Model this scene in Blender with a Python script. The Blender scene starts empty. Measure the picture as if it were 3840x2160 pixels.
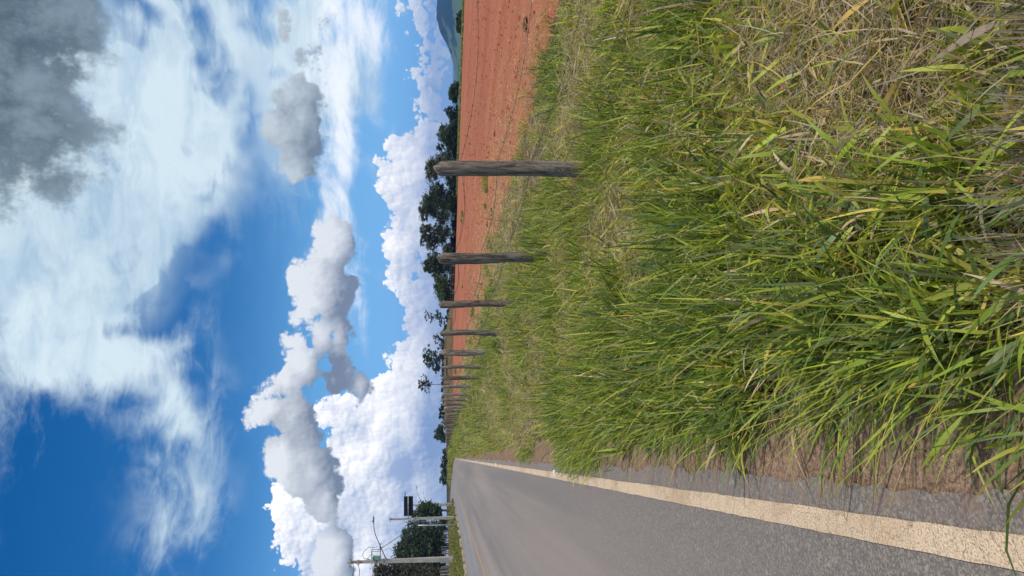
import bpy, math, random
import numpy as np
from mathutils import Vector, Matrix
S = bpy.context.scene
COL = S.collection
RAD = math.radians
# ---------------------------------------------------------------- camera
EYE = 1.6
YAW = RAD(12.88)                       # the view looks this far to the right of the road
PITCH = math.atan((1920-1681)/2770)    # and a little down; the phone was held sideways
FH = Vector((math.sin(YAW), math.cos(YAW), 0)); RT = Vector((math.cos(YAW), -math.sin(YAW), 0))
UPW = Vector((0, 0, 1))
FW = (FH*math.cos(PITCH) - UPW*math.sin(PITCH)).normalized()
UC = (UPW*math.cos(PITCH) + FH*math.sin(PITCH)).normalized()
cd = bpy.data.cameras.new('camera'); cam = bpy.data.objects.new('camera', cd); COL.objects.link(cam)
cd.sensor_width = 36; cd.lens = 36*2770/3840; cd.clip_start = 0.05; cd.clip_end = 30000
cam.matrix_world = Matrix.Translation((0, 0, EYE)) @ Matrix((-UC, RT, -FW)).transposed().to_4x4()
S.camera = cam
S.view_settings.view_transform = 'Standard'; S.view_settings.look = 'None'
S.view_settings.exposure = 0.10; S.view_settings.gamma = 1.0
S.render.film_transparent = False
# ---------------------------------------------------------------- sun and sky
SUN_AZ = YAW + RAD(118); SUN_EL = RAD(50)     # clockwise from +Y
sd = Vector((math.sin(SUN_AZ)*math.cos(SUN_EL), math.cos(SUN_AZ)*math.cos(SUN_EL), math.sin(SUN_EL)))
sl = bpy.data.lights.new('sun', 'SUN'); sl.energy = 4.0; sl.angle = RAD(4); sl.color = (1.0, 0.94, 0.84)
so = bpy.data.objects.new('sun', sl); COL.objects.link(so)
so.rotation_euler = (-sd).to_track_quat('-Z', 'Y').to_euler()

class T:
    """tiny helper: shader maths written as expressions"""
    def __init__(s, nt, sock): s.nt = nt; s.s = sock
    def _m(s, op, *a, clamp=False):
        n = s.nt.nodes.new('ShaderNodeMath'); n.operation = op; n.use_clamp = clamp
        for i, v in enumerate((s,)+a):
            if isinstance(v, T): s.nt.links.new(v.s, n.inputs[i])
            else: n.inputs[i].default_value = v
        return T(s.nt, n.outputs[0])
    def __add__(s, o): return s._m('ADD', o)
    __radd__ = __add__
    def __sub__(s, o): return s._m('SUBTRACT', o)
    def __rsub__(s, o): return (s*-1.0)+o
    def __mul__(s, o): return s._m('MULTIPLY', o)
    __rmul__ = __mul__
    def __truediv__(s, o): return s._m('DIVIDE', o)
    def mx(s, o): return s._m('MAXIMUM', o)
    def mn(s, o): return s._m('MINIMUM', o)
    def smx(s, o, k): return s._m('SMOOTH_MAX', o, k)
    def p(s, e): return s.mx(0.0)._m('POWER', e)
    def clamp(s): return s._m('ADD', 0.0, clamp=True)
    def ss(s, a, b):
        n = s.nt.nodes.new('ShaderNodeMapRange'); n.interpolation_type = 'SMOOTHSTEP'
        s.nt.links.new(s.s, n.inputs[0]); n.inputs[1].default_value = a; n.inputs[2].default_value = b
        return T(s.nt, n.outputs[0])
def xyz(nt, x, y, z=0.0):
    n = nt.nodes.new('ShaderNodeCombineXYZ')
    for i, v in enumerate((x, y, z)):
        if isinstance(v, T): nt.links.new(v.s, n.inputs[i])
        else: n.inputs[i].default_value = v
    return T(nt, n.outputs[0])
def vm(nt, op, a, b=None):
    n = nt.nodes.new('ShaderNodeVectorMath'); n.operation = op
    for i, v in enumerate((a, b)):
        if v is None: continue
        if isinstance(v, T): nt.links.new(v.s, n.inputs[i])
        else: n.inputs[i].default_value = v
    o = n.outputs['Value'] if op in ('LENGTH', 'DOT_PRODUCT') else n.outputs[0]
    return T(nt, o)
def noise(nt, vec, scale, detail=6, rough=0.55, dist=0.0, lac=2.0, off=(0, 0, 0), colr=False, dim='3D'):
    if off != (0, 0, 0): vec = vm(nt, 'ADD', vec, off)
    n = nt.nodes.new('ShaderNodeTexNoise'); n.noise_dimensions = dim; nt.links.new(vec.s, n.inputs['Vector'])
    n.inputs['Scale'].default_value = scale; n.inputs['Detail'].default_value = detail
    n.inputs['Roughness'].default_value = rough; n.inputs['Distortion'].default_value = dist
    n.inputs['Lacunarity'].default_value = lac
    return T(nt, n.outputs[1 if colr else 0])
def voro(nt, vec, scale, detail=3, rough=0.5, feature='F1', out='Distance', rand=1.0, dim='3D'):
    n = nt.nodes.new('ShaderNodeTexVoronoi'); n.voronoi_dimensions = dim; nt.links.new(vec.s, n.inputs['Vector']); n.feature = feature
    n.inputs['Scale'].default_value = scale; n.inputs['Randomness'].default_value = rand
    if 'Detail' in n.inputs: n.inputs['Detail'].default_value = detail; n.inputs['Roughness'].default_value = rough
    return T(nt, n.outputs[out])
def cmix(nt, f, a, b):
    n = nt.nodes.new('ShaderNodeMix'); n.data_type = 'RGBA'
    for i, v in ((0, f), (6, a), (7, b)):
        if isinstance(v, T): nt.links.new(v.s, n.inputs[i])
        elif i == 0: n.inputs[0].default_value = v
        else: n.inputs[i].default_value = (*v, 1)
    return T(nt, n.outputs[2])
def lin(r, g, b):
    f = lambda c: ((c/255+0.055)/1.055)**2.4 if c > 10 else c/255/12.92
    return (f(r), f(g), f(b))

def azel(x, y):
    """direction of a photographed cloud, as azimuth and elevation in degrees"""
    d = FW + RT*((1080-y)/2770) - UC*((x-1920)/2770)
    return math.degrees(math.atan2(d.dot(RT), d.dot(FH))), math.degrees(math.atan2(d.z, math.hypot(d.x, d.y)))

W = bpy.data.worlds.new('World'); S.world = W; W.use_nodes = True
nt = W.node_tree; nt.nodes.clear()
tc = nt.nodes.new('ShaderNodeTexCoord')
d = vm(nt, 'NORMALIZE', T(nt, tc.outputs['Generated']))
dz = vm(nt, 'DOT_PRODUCT', d, (0, 0, 1))
df = vm(nt, 'DOT_PRODUCT', d, tuple(FH)); dr = vm(nt, 'DOT_PRODUCT', d, tuple(RT))
az = dr._m('ARCTAN2', df)*(180/math.pi)
el = dz._m('ARCSINE')*(180/math.pi)
AE = xyz(nt, az, el)
# flat cloud deck coordinates: streaks run towards the horizon as they do on a real layer
hz = dz.mx(0.0)+0.06
PL = xyz(nt, dr/hz, df/hz)

def after(nt, vec, prev):
    """vec unchanged, but evaluated only once prev is known (keeps the shader's stack small)"""
    n = nt.nodes.new('ShaderNodeVectorMath'); n.operation = 'MULTIPLY_ADD'
    nt.links.new(prev.s, n.inputs[0]); n.inputs[1].default_value = (1e-9, 1e-9, 1e-9); nt.links.new(vec.s, n.inputs[2])
    return T(nt, n.outputs[0])
def field(nt, vec, blobs, k):
    """union of ellipses; value in degrees, positive inside"""
    out = None
    for b in blobs:
        x, y, rx, ry = b[:4]; rot = b[4] if len(b) > 4 else 0.0
        c = azel(x, y); ex = azel(x+rx, y); exm = azel(x-rx, y); ey = azel(x, y+ry); eym = azel(x, y-ry)
        re = max(0.15, abs(exm[1]-ex[1])/2); ra = max(0.15, abs(eym[0]-ey[0])/2)
        m = nt.nodes.new('ShaderNodeMapping'); m.vector_type = 'TEXTURE'; nt.links.new((vec if out is None else after(nt, vec, out)).s, m.inputs[0])
        m.inputs['Location'].default_value = (c[0], c[1], 0); m.inputs['Rotation'].default_value = (0, 0, RAD(rot))
        m.inputs['Scale'].default_value = (ra, re, 1)
        L = vm(nt, 'LENGTH', T(nt, m.outputs[0])); r = min(ra, re)
        v = L._m('MULTIPLY_ADD', -r, r)
        out = v if out is None else out.smx(v, k)
    return out
def warp(v, sc, amp, off):
    w = vm(nt, 'SCALE', vm(nt, 'SUBTRACT', noise(nt, v, sc, 2, colr=True, dim='2D', off=off), (0.5, 0.5, 0.5)))
    w.s.node.inputs['Scale'].default_value = amp
    return vm(nt, 'ADD', v, w)
def puff(v, scale, amp, billow, det, rough, off):
    n = (noise(nt, v, scale, det, rough, off=off, dim='2D')-0.5)*(2*amp)
    if billow > 0:
        b = voro(nt, after(nt, warp(vm(nt, 'ADD', v, off), scale*3.0, 0.45/scale*0.4, (0, 0, 0)), n), scale*1.05, 4, 0.62, dim='2D')
        n = n+(0.42-b)*(2*amp*billow)
    return n
def cumulus(under, blobs, dark, lit, k=0.9, bias=0.4, edge=0.2, amp=0.7, scale=0.42, billow=0.8, rough=0.58,
            up=(0.8, 1.8), big=0.25, mid=0.5, small=0.5, sh_off=(0.14, 0.22), amax=1.0, off=(3, 7, 0), lmp=1.3):
    A = warp(after(nt, AE, under), 0.3, 1.3, off)
    B = field(nt, A, blobs, k)+bias
    Bu = field(nt, vm(nt, 'ADD', after(nt, A, B), (up[0], up[1], 0)), blobs, k)+bias
    macro = (B-Bu)*big
    A2 = warp(after(nt, AE, macro), 0.8, 0.35, (1.1, 5, 0))
    N = puff(A2, scale, amp, billow, 6, rough, off)
    Nu = puff(vm(nt, 'ADD', after(nt, A2, N), (sh_off[0], sh_off[1], 0)), scale, amp, billow, 5, rough, off)
    F = B+N
    lump = noise(nt, after(nt, A2, F), scale*0.7, 5, 0.6, dim='2D', off=(5, 15, 0))-0.5
    sh = (macro+(N-Nu)*small+mid+N*0.08+lump*lmp).clamp()
    return cmix(nt, F.ss(0.0, edge)*amax, under, cmix(nt, sh, dark, lit))

sky = nt.nodes.new('ShaderNodeTexSky'); sky.sky_type = 'NISHITA'; sky.sun_disc = False
sky.sun_elevation = SUN_EL; sky.sun_rotation = SUN_AZ; sky.air_density = 1.0; sky.dust_density = 0.3; sky.ozone_density = 3.0
hs = nt.nodes.new('ShaderNodeHueSaturation'); nt.links.new(sky.outputs[0], hs.inputs['Color'])
hs.inputs['Saturation'].default_value = 1.45; hs.inputs['Hue'].default_value = 0.506; hs.inputs['Value'].default_value = 0.098
clear = T(nt, hs.outputs[0])
clear = cmix(nt, el.ss(17.0, 1.0)*0.9, clear, lin(118, 188, 250))

# ---- high thin sheet with fibres
sheet = [(150, 450, 800, 1000), (450, 950, 260, 330), (450, 500, 650, 900), (300, 1000, 600, 560), (1100, 200, 420, 620), (1180, 820, 170, 420), (330, 1250, 480, 330),
         (640, 1560, 250, 420), (740, 1850, 130, 330), (60, 1500, 120, 200), (800, 1450, 70, 400), (100, 1830, 30, 90), (1370, 150, 60, 260)]
Fs = field(nt, warp(AE, 0.14, 4.0, (3, 9, 0)), sheet, 2.5)
fib = noise(nt, warp(vm(nt, 'MULTIPLY', after(nt, AE, Fs), (0.50, 1.0, 1)), 0.13, 4.0, (4, 1, 0)), 0.125, 8, 0.66, 0.35, off=(5.3, 2.2, 0), dim='2D')
fib2 = noise(nt, warp(vm(nt, 'MULTIPLY', after(nt, AE, fib), (0.42, 1.1, 1)), 0.3, 2.2, (2, 5, 0)), 0.42, 7, 0.68, 0.2, off=(1.3, 8.2, 4), dim='2D')
gaps = [(960, 680, 45, 110), (940, 850, 60, 130), (830, 1060, 75, 130), (760, 960, 40, 80), (960, 1100, 60, 150), (900, 1230, 90, 150), (980, 1450, 70, 300), (1080, 900, 35, 130), (1060, 1150, 60, 150), (940, 430, 28, 90), (990, 1900, 80, 400), (300, 1930, 170, 330), (80, 2050, 200, 250)]
gg = field(nt, warp(after(nt, AE, fib2), 0.3, 3.0, (1, 2, 0)), gaps, 1.5)
op = Fs+0.4+(fib-0.5)*8.0+(fib2-0.5)*7.0
op = (op.ss(-0.5, 5.0)*0.8+Fs.ss(1.0, 6.5)*0.65).clamp()
op = op*(1.0-(gg+(fib2-0.5)*4.5+(fib-0.5)*3.0).ss(-1.5, 1.8)*0.94)
core = field(nt, after(nt, AE, op), [(350, 620, 520, 900)], 1.0)
op = op.mx(core.ss(0.5, 4.0)*(fib2.ss(0.2, 0.6)*0.25+0.72))
tone = (fib2.ss(0.25, 0.7)*0.7+noise(nt, after(nt, AE, op), 0.09, 4, 0.6, dim='2D', off=(4, 4, 0)).ss(0.35, 0.62)*0.5).clamp()
c0 = cmix(nt, op*0.97, clear, cmix(nt, tone, lin(168, 196, 218), lin(216, 234, 242)))
# ---- the low part of the sky
lens = [(1290, 500, 85, 620, 2), (1250, 900, 70, 480, 6), (1330, 100, 55, 240), (1400, 130, 65, 150, 8), (1340, 1120, 45, 260, 5), (1480, 420, 9, 330, 3), (1250,300,90,300)]
Fl = field(nt, warp(after(nt, AE, c0), 0.15, 1.6, (7, 1, 0)), lens, 1.0)
c = cmix(nt, ((Fl+(fib-0.5)*3.0+(fib2-0.5)*2.0).ss(-0.2, 1.3)*(fib.ss(0.25, 0.5)*0.45+0.55)).clamp()*0.95, c0, (1.02, 1.06, 1.10))
far = [(1560, 640, 90, 110), (1490, 640, 65, 85), (1540, 740, 60, 90), (1600, 560, 60, 90), (1590, 800, 60, 120), (1520, 930, 55, 150), (1480, 900, 40, 50), (1500, 1010, 30, 50), (1590, 1150, 60, 170),
       (1520, 1330, 50, 55), (1590, 1350, 110, 150), (1640, 1000, 60, 600), (1540, 1560, 190, 200), (1440, 1620, 170, 130), (1400, 1700, 170, 180), (1420, 1900, 170, 260),
       (1270, 1560, 70, 70), (1240, 1790, 70, 90), (1180, 1950, 130, 150), (1070, 1890, 45, 45), (1130, 2000, 70, 100), (1350, 2100, 200, 120), (1600, 1900, 120, 300), (1670, 1600, 40, 600), (1600, 1780, 60, 120)]
c = cumulus(c, far, tuple(v*1.12 for v in lin(160, 178, 208)), (1.25, 1.22, 1.18), k=0.8, bias=0.95, edge=0.16, amp=0.62, scale=0.38, billow=0.9,
            up=(1.2, 1.8), big=0.22, mid=0.42, small=0.50, off=(3, 7, 0))
low = [(1590, 120, 35, 130), (1600, 330, 35, 120), (1560, 30, 45, 80), (1570, 290, 30, 40), (1655, 330, 25, 240), (1650, 150, 30, 250), (1500, 15, 22, 40), (1620, 470, 30, 90), (1540,120,10,20)]
c = cumulus(c, low, lin(170, 194, 222), (0.98, 1.02, 1.05), k=0.5, bias=0.42, edge=0.15, amp=0.45, scale=0.8, billow=1.0,
            up=(0.5, 1.2), big=0.35, mid=0.55, small=0.6, sh_off=(0.1, 0.15), off=(8, 2, 0))
# ---- flat banded bases low down over the road
band = noise(nt, warp(vm(nt, 'MULTIPLY', after(nt, AE, c), (0.045, 2.1, 1)), 1.2, 0.35, (0, 3, 0)), 1.0, 6, 0.56, off=(2.0, 4.4, 0), dim='2D')
bm = field(nt, after(nt, AE, band), [(1640, 1680, 40, 560), (1590, 1760, 40, 350), (1490, 1650, 16, 130)], 1.0)
c = cmix(nt, (bm.ss(-0.4, 0.9)*band.ss(0.46, 0.60)*0.6).clamp(), c, lin(176, 200, 232))
near = [(1250, 950, 80, 160), (1215, 1060, 115, 140), (1300, 1080, 35, 120), (1130, 1060, 60, 75), (1170, 1130, 80, 100), (1270, 1230, 35, 130), (1200, 1250, 60, 110),
        (1130, 1350, 75, 110, 15), (1080, 1440, 70, 70), (1020, 1530, 75, 80), (1100, 1580, 80, 130), (1060, 1720, 80, 110), (1160, 1750, 100, 130),
        (955, 1560, 25, 45), (1210, 1870, 80, 100), (1290, 1400, 45, 90), (1250, 1440, 40, 50), (1350, 1450, 40, 60), (1250, 2080, 90, 120)]
c = cumulus(c, near, lin(122, 134, 152), lin(232, 236, 241), k=0.6, bias=0.55, edge=0.35, amp=0.50, scale=0.40, billow=0.8,
            up=(0.7, 2.8), big=0.40, mid=0.20, small=0.26, off=(13, 4, 0), lmp=1.0)
small = [(1120, 530, 90, 150), (1050, 490, 65, 80), (1130, 620, 65, 70), (1140, 400, 65, 130), (1080, 370, 50, 60), (1130, 240, 12, 35), (1065, 110, 20, 45), (1190, 200, 9, 25), (1225, 60, 7, 20)]
c = cumulus(c, small, lin(114, 128, 141), lin(196, 207, 214), k=0.6, bias=0.7, edge=0.5, amp=0.6, scale=0.6, billow=0.6, rough=0.62,
            up=(0.4, 2.0), big=0.3, mid=0.36, small=0.2, amax=0.97, off=(21, 4, 0))
c = cmix(nt, el.ss(2.0, 0.0)*0.45, c, lin(205, 222, 238))
c = cmix(nt, el.ss(-0.2, -2.0), c, lin(150, 160, 160))
# ---- the ragged dark cloud overhead
dark = [(-30, 300, 300, 420), (90, 450, 200, 260), (120, 60, 260, 260), (180, 120, 170, 240), (250, 520, 80, 100), (230, 690, 100, 55, 25), (20, 680, 50, 70), (-150, 0, 500, 500)]
Fd = field(nt, warp(after(nt, AE, c0), 0.2, 3.0, (2, 2, 0)), dark, 2.0)
nd = noise(nt, after(nt, AE, Fd), 0.25, 7, 0.66, dim='2D', off=(6, 3, 0))
Fd = Fd+0.8+(nd-0.5)*8.0
ch = cmix(nt, Fd.ss(-0.2, 2.0)*0.97, c0, cmix(nt, nd.ss(0.35, 0.7), lin(80, 96, 107), lin(126, 144, 156)))

def backg(col):
    b = nt.nodes.new('ShaderNodeBackground'); nt.links.new(col.s, b.inputs[0]); return b.outputs[0]
def mixs(f, a, b):
    m = nt.nodes.new('ShaderNodeMixShader'); nt.links.new(f.s, m.inputs[0]); nt.links.new(a, m.inputs[1]); nt.links.new(b, m.inputs[2]); return m.outputs[0]
front = mixs(el._m('GREATER_THAN', 16.6), backg(c), backg(ch))
# the rest of the sky dome: broken cloud without fine detail
w2 = noise(nt, vm(nt, 'SCALE', d), 3.2, 4, 0.55)
w2.s.node.inputs['Vector'].links[0].from_node.inputs['Scale'].default_value = 1.0
rest = cmix(nt, w2.ss(0.40, 0.60)*0.9, clear, cmix(nt, w2.ss(0.5, 0.75), lin(232, 240, 246), lin(150, 166, 180)))
rest = cmix(nt, el.ss(-0.2, -2.0), rest, lin(150, 160, 160))
inwin = az._m('ABSOLUTE').ss(34.0, 28.0)*el.ss(46.0, 38.0)
wo = nt.nodes.new('ShaderNodeOutputWorld'); nt.links.new(mixs(inwin, backg(rest), front), wo.inputs['Surface'])
W.cycles.sampling_method = 'MANUAL'; W.cycles.sample_map_resolution = 256
S.cycles.use_adaptive_sampling = True; S.cycles.adaptive_threshold = 0.02; S.cycles.adaptive_min_samples = 12
S.cycles.max_bounces = 6; S.cycles.diffuse_bounces = 3; S.cycles.glossy_bounces = 2; S.cycles.transmission_bounces = 4
S.cycles.transparent_max_bounces = 8
# ================================================================ helpers
rng = np.random.default_rng(11); random.seed(5)
CT, ST = math.cos(YAW), math.sin(YAW)
def at(x, y, z):
    """world point seen at photo position (x, y) at depth z along the level view direction"""
    d = FW + RT*((1080-y)/2770) - UC*((x-1920)/2770)
    return Vector((0, 0, EYE)) + d*(z/d.dot(FH))
def tag(o, label=None, cat=None, group=None, kind=None):
    for k, v in (('label', label), ('category', cat), ('group', group), ('kind', kind)):
        if v: o[k] = v
    return o
def empty(name, loc, rz=0.0):
    o = bpy.data.objects.new(name, None); COL.objects.link(o); o.location = loc; o.rotation_euler = (0, 0, rz); o.empty_display_size = 0.2
    return o
def np_mesh(name, V, F, mat=None, parent=None, smooth=True, cols=None, attr='tint'):
    V = np.asarray(V, np.float32).reshape(-1, 3); F = np.asarray(F, np.int32)
    me = bpy.data.meshes.new(name); k = F.shape[1]
    me.vertices.add(len(V)); me.vertices.foreach_set('co', V.ravel())
    me.loops.add(F.size); me.loops.foreach_set('vertex_index', F.ravel())
    me.polygons.add(len(F)); me.polygons.foreach_set('loop_start', np.arange(0, F.size, k, dtype=np.int32))
    me.polygons.foreach_set('loop_total', np.full(len(F), k, np.int32))
    me.polygons.foreach_set('use_smooth', np.full(len(F), smooth))
    if cols is not None:
        a = me.color_attributes.new(attr, 'FLOAT_COLOR', 'POINT')
        c4 = np.ones((len(V), 4), np.float32); c4[:, :3] = cols; a.data.foreach_set('color', c4.ravel())
    me.update(calc_edges=True); me.validate(verbose=False)
    if mat: me.materials.append(mat)
    o = bpy.data.objects.new(name, me); COL.objects.link(o)
    if parent: o.parent = parent
    return o
class MB:
    """collects boxes, tubes and lofts, then links them as one mesh"""
    def __init__(s): s.v = []; s.f = []
    def add(s, v, f):
        n = len(s.v); s.v += [tuple(p) for p in v]; s.f += [tuple(i+n for i in q) for q in f]; return s
    def loft(s, rings, cap=True):
        k = len(rings[0]); n = len(s.v)
        for r in rings: s.v += [tuple(p) for p in r]
        for i in range(len(rings)-1):
            for j in range(k):
                a = n+i*k+j; b = n+i*k+(j+1) % k; s.f.append((a, b, b+k, a+k))
        if cap:
            s.f.append(tuple(n+j for j in range(k))[::-1]); s.f.append(tuple(n+(len(rings)-1)*k+j for j in range(k)))
        return s
    def tube(s, pts, rad, k=8, cap=True):
        pts = [Vector(p) for p in pts]; rings = []
        if not hasattr(rad, '__len__'): rad = [rad]*len(pts)
        prev = None
        for i, p in enumerate(pts):
            t = (pts[min(i+1, len(pts)-1)]-pts[max(i-1, 0)]).normalized()
            if prev is None: u = t.orthogonal().normalized()
            else:
                u = prev-t*prev.dot(t)
                u = u.normalized() if u.length > 1e-5 else t.orthogonal().normalized()
            w = t.cross(u); prev = u
            rings.append([p+(u*math.cos(2*math.pi*j/k)+w*math.sin(2*math.pi*j/k))*rad[i] for j in range(k)])
        return s.loft(rings, cap)
    def box(s, c, sx, sy, sz, rz=0.0):
        m = Matrix.Rotation(rz, 3, 'Z'); c = Vector(c)
        v = [c+m@Vector((sx*a/2, sy*b/2, sz*e/2)) for e in (-1, 1) for a, b in ((-1, -1), (1, -1), (1, 1), (-1, 1))]
        return s.add(v, [(3, 2, 1, 0), (4, 5, 6, 7), (0, 1, 5, 4), (1, 2, 6, 5), (2, 3, 7, 6), (3, 0, 4, 7)])
    def build(s, name, mat, parent=None, smooth=False, bevel=0.0, seg=2):
        me = bpy.data.meshes.new(name); me.from_pydata(s.v, [], s.f); me.update()
        if mat: me.materials.append(mat)
        if smooth:
            for p in me.polygons: p.use_smooth = True
        o = bpy.data.objects.new(name, me); COL.objects.link(o)
        if parent: o.parent = parent
        if bevel:
            b = o.modifiers.new('b', 'BEVEL'); b.width = bevel; b.segments = seg; b.limit_method = 'ANGLE'
        return o
def mat(name):
    m = bpy.data.materials.new(name); m.use_nodes = True; t = m.node_tree; b = t.nodes['Principled BSDF']
    b.inputs['Roughness'].default_value = 0.85; b.inputs['Specular IOR Level'].default_value = 0.25
    tcn = t.nodes.new('ShaderNodeTexCoord')
    return m, t, b, T(t, tcn.outputs['Object'])
def bump(t, b, h, strength=0.4, dist=0.01):
    n = t.nodes.new('ShaderNodeBump'); n.inputs['Strength'].default_value = strength; n.inputs['Distance'].default_value = dist
    t.links.new(h.s, n.inputs['Height']); t.links.new(n.outputs[0], b.inputs['Normal'])
def attrf(t, name, out='Fac'):
    n = t.nodes.new('ShaderNodeAttribute'); n.attribute_name = name; return T(t, n.outputs[out])
def setc(t, b, c): t.links.new(c.s, b.inputs['Base Color'])

# ================================================================ terrain
def ZC(X, Y): return X*ST+Y*CT
def XRF(Y):   # right-hand edge of the carriageway, bending left far away
    Y = np.asarray(Y, float)
    return -0.12-np.interp(Y, [0, 165, 190, 243, 291, 363, 505, 625, 900], [0, 0, .45, 1.9, 4.9, 9.8, 21, 34.5, 80])
def XLF(Y):
    Y = np.asarray(Y, float)
    return -np.interp(Y, [0, 60, 105, 152, 190, 250, 363, 505, 625, 900], [9.65, 9.65, 9.75, 11, 11, 12.8, 21, 32, 45, 90])
def sst(x, a, b):
    t = np.clip((x-a)/(b-a), 0, 1); return t*t*(3-2*t)
def vnoise(X, Y, s, seed=0):
    """smooth value noise"""
    X = np.asarray(X, float)*s+seed*17.3; Y = np.asarray(Y, float)*s+seed*5.7
    xi = np.floor(X); yi = np.floor(Y); fx = X-xi; fy = Y-yi; fx = fx*fx*(3-2*fx); fy = fy*fy*(3-2*fy)
    def h(a, b):
        v = np.sin(a*127.1+b*311.7+seed*74.7)*43758.5453; return v-np.floor(v)
    return (h(xi, yi)*(1-fx)+h(xi+1, yi)*fx)*(1-fy)+(h(xi, yi+1)*(1-fx)+h(xi+1, yi+1)*fx)*fy
def H(X, Y):
    X = np.asarray(X, float); Y = np.asarray(Y, float); z = ZC(X, Y)
    yim = 1080-2770*(X*CT-Y*ST)/np.maximum(z, 1.0)          # bearing, as a photo row
    d = X-XRF(Y); e = XLF(Y)-X
    g = np.interp(z, [0, 8, 15, 22, 35, 50, 72, 112, 200, 400, 900], [.02, .03, .10, .17, .28, .42, .55, .7, 1.0, 1.25, 1.6])
    hr = g*sst(d, 0.4, 2.8)*(1-sst(d, 5.0, 10.0)*np.where(z < 700, 1, 0))
    near = 0.05*(vnoise(X, Y, 1.1, 1)-0.5)*sst(d, 0.3, 1.0)+0.03*(vnoise(X, Y, 3.1, 2)-0.5)*sst(d, 0.2, 0.7)
    # the field falls away to the right, a low bank closes it on the left
    fall = -0.036*np.maximum(X-42, 0)*(1-sst(z, 900, 2500)*0.3)
    fall = np.maximum(fall, -14)
    bank = 3.1*sst(z, 222, 262)*sst(yim, 1010, 1330)*(d > 6)*(1-sst(yim, 1520, 1640)*0.45)
    valley = -70*sst(z, 500, 1600)*(1-sst(yim, 350, 950))
    hr = hr+(near+fall+bank+valley)*(d > 0)+0.06*(vnoise(X, Y, 0.05, 4)-0.5)*sst(d, 8, 20)
    hl = np.interp(z, [0, 60, 110, 200, 400, 900], [.5, .7, .85, 1.0, 1.3, 1.7])*sst(e, 0.5, 2.6)
    hl = hl+0.05*(vnoise(X, Y, 0.7, 3)-0.5)*sst(e, 0.5, 1.5)
    return np.where(d > 0, hr, np.where(e > 0, hl, 0.0))
def grow(a, b, s0, f):
    out = [a]; s = s0
    while out[-1] < b: out.append(out[-1]+s); s *= f
    return out
gy = np.array([-8, -4, -2, -1]+grow(0, 12000, 0.12, 1.028))
xs = sorted(set([round(-v, 3) for v in grow(13, 6000, 0.8, 1.10)]+list(np.arange(-13, -8, 0.33))+list(np.arange(-8, -0.8, 0.9))+list(np.arange(-0.5, 7, 0.09))+grow(7, 7000, 0.25, 1.055)))
gx = np.array(xs)
# columns follow the road as it bends, so its edges stay crisp
JX, JY = np.meshgrid(gx, gy)
bend = XRF(JY)+0.12
wgt = np.where(JX > -0.3, np.clip(1-(JX-4)/60, 0, 1), 1.0)
LX = XLF(JY)+9.65
t_ = np.clip((-JX-0.3)/9.3, 0, 1)
JXn = JX+np.where(JX > -0.3, bend*wgt, bend*(1-t_)+LX*t_)
HZ = H(JXn, JY)
V = np.stack([JXn, JY, HZ], -1).reshape(-1, 3)
ny, nx = JX.shape
idx = np.arange(ny*nx).reshape(ny, nx)
F = np.stack([idx[:-1, :-1], idx[:-1, 1:], idx[1:, 1:], idx[1:, :-1]], -1).reshape(-1, 4)
zc = ZC(V[:, 0], V[:, 1]); dd = V[:, 0]-XRF(V[:, 1]); yim = 1080-2770*(V[:, 0]*CT-V[:, 1]*ST)/np.maximum(zc, 1.0)
bound = 6.3+1.2*(vnoise(V[:, 1], V[:, 0]*0, 0.25, 5)-0.5)*2-1.1*sst(zc, 22, 34)
farlim = np.interp(yim, [0, 600, 950, 1300], [196, 205, 232, 226])
field = sst(dd, 0, 1)*np.clip((dd-bound)*0.8+0.5, 0, 1)*np.clip((farlim-zc)/6+0.5, 0, 1)
cols = np.zeros((len(V), 3), np.float32)
cols[:, 0] = field                                                     # ploughed red earth
cols[:, 1] = np.clip(1-(dd-0.22)/0.3, 0, 1)                           # bare gravelly shoulder
cols[:, 2] = sst(yim, 1000, 1150)*sst(zc, 215, 230)*(dd > 0)           # brown bank
# ground material
m, t, b, P = mat('ground')
ac = attrf(t, 'tint', 'Color'); sep = t.nodes.new('ShaderNodeSeparateColor'); t.links.new(ac.s, sep.inputs[0])
fR, fG, fB = (T(t, sep.outputs[i]) for i in range(3))
n1 = noise(t, P, 0.35, 6, 0.6); n2 = noise(t, P, 6.0, 5, 0.65); n3 = noise(t, P, 40.0, 4, 0.7)
rowsv = vm(t, 'MULTIPLY', P, (0.9, 0.045, 1))
r1 = noise(t, rowsv, 1.0, 6, 0.62, 0.4)
turf = cmix(t, n2.ss(0.35, 0.65), (0.055, 0.042, 0.022), (0.13, 0.105, 0.06))
soil = cmix(t, r1.ss(0.36, 0.64), (0.285, 0.092, 0.046), (0.36, 0.132, 0.072))
soil = cmix(t, n1.ss(0.35, 0.7)*0.5, soil, (0.32, 0.135, 0.085))
straw = cmix(t, 0.6, (0.55, 0.36, 0.20), (0.62, 0.46, 0.30))
sv = voro(t, vm(t, 'MULTIPLY', P, (1.0, 0.5, 1.0)), 26.0, 1, 0.5, out='Distance')
patch = noise(t, vm(t, 'MULTIPLY', P, (0.35, 0.05, 1)), 1.0, 5, 0.6, off=(5, 2, 0))
soil = cmix(t, (sv.ss(0.30, 0.18)*patch.ss(0.38, 0.56)).clamp()*0.9, soil, straw)
soil = cmix(t, (n3.ss(0.56, 0.70)*0.6), soil, (0.17, 0.050, 0.028))
soil = cmix(t, noise(t, vm(t, 'MULTIPLY', P, (1, .25, 1)), 0.12, 4, 0.6, off=(1, 5, 0)).ss(0.48, 0.66)*0.45, soil, (0.23, 0.075, 0.042))
soil = cmix(t, voro(t, vm(t, 'MULTIPLY', P, (1, .5, 1)), 1.4, 0).ss(0.13, 0.05)*0.7, soil, (0.13, 0.04, 0.025))
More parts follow.
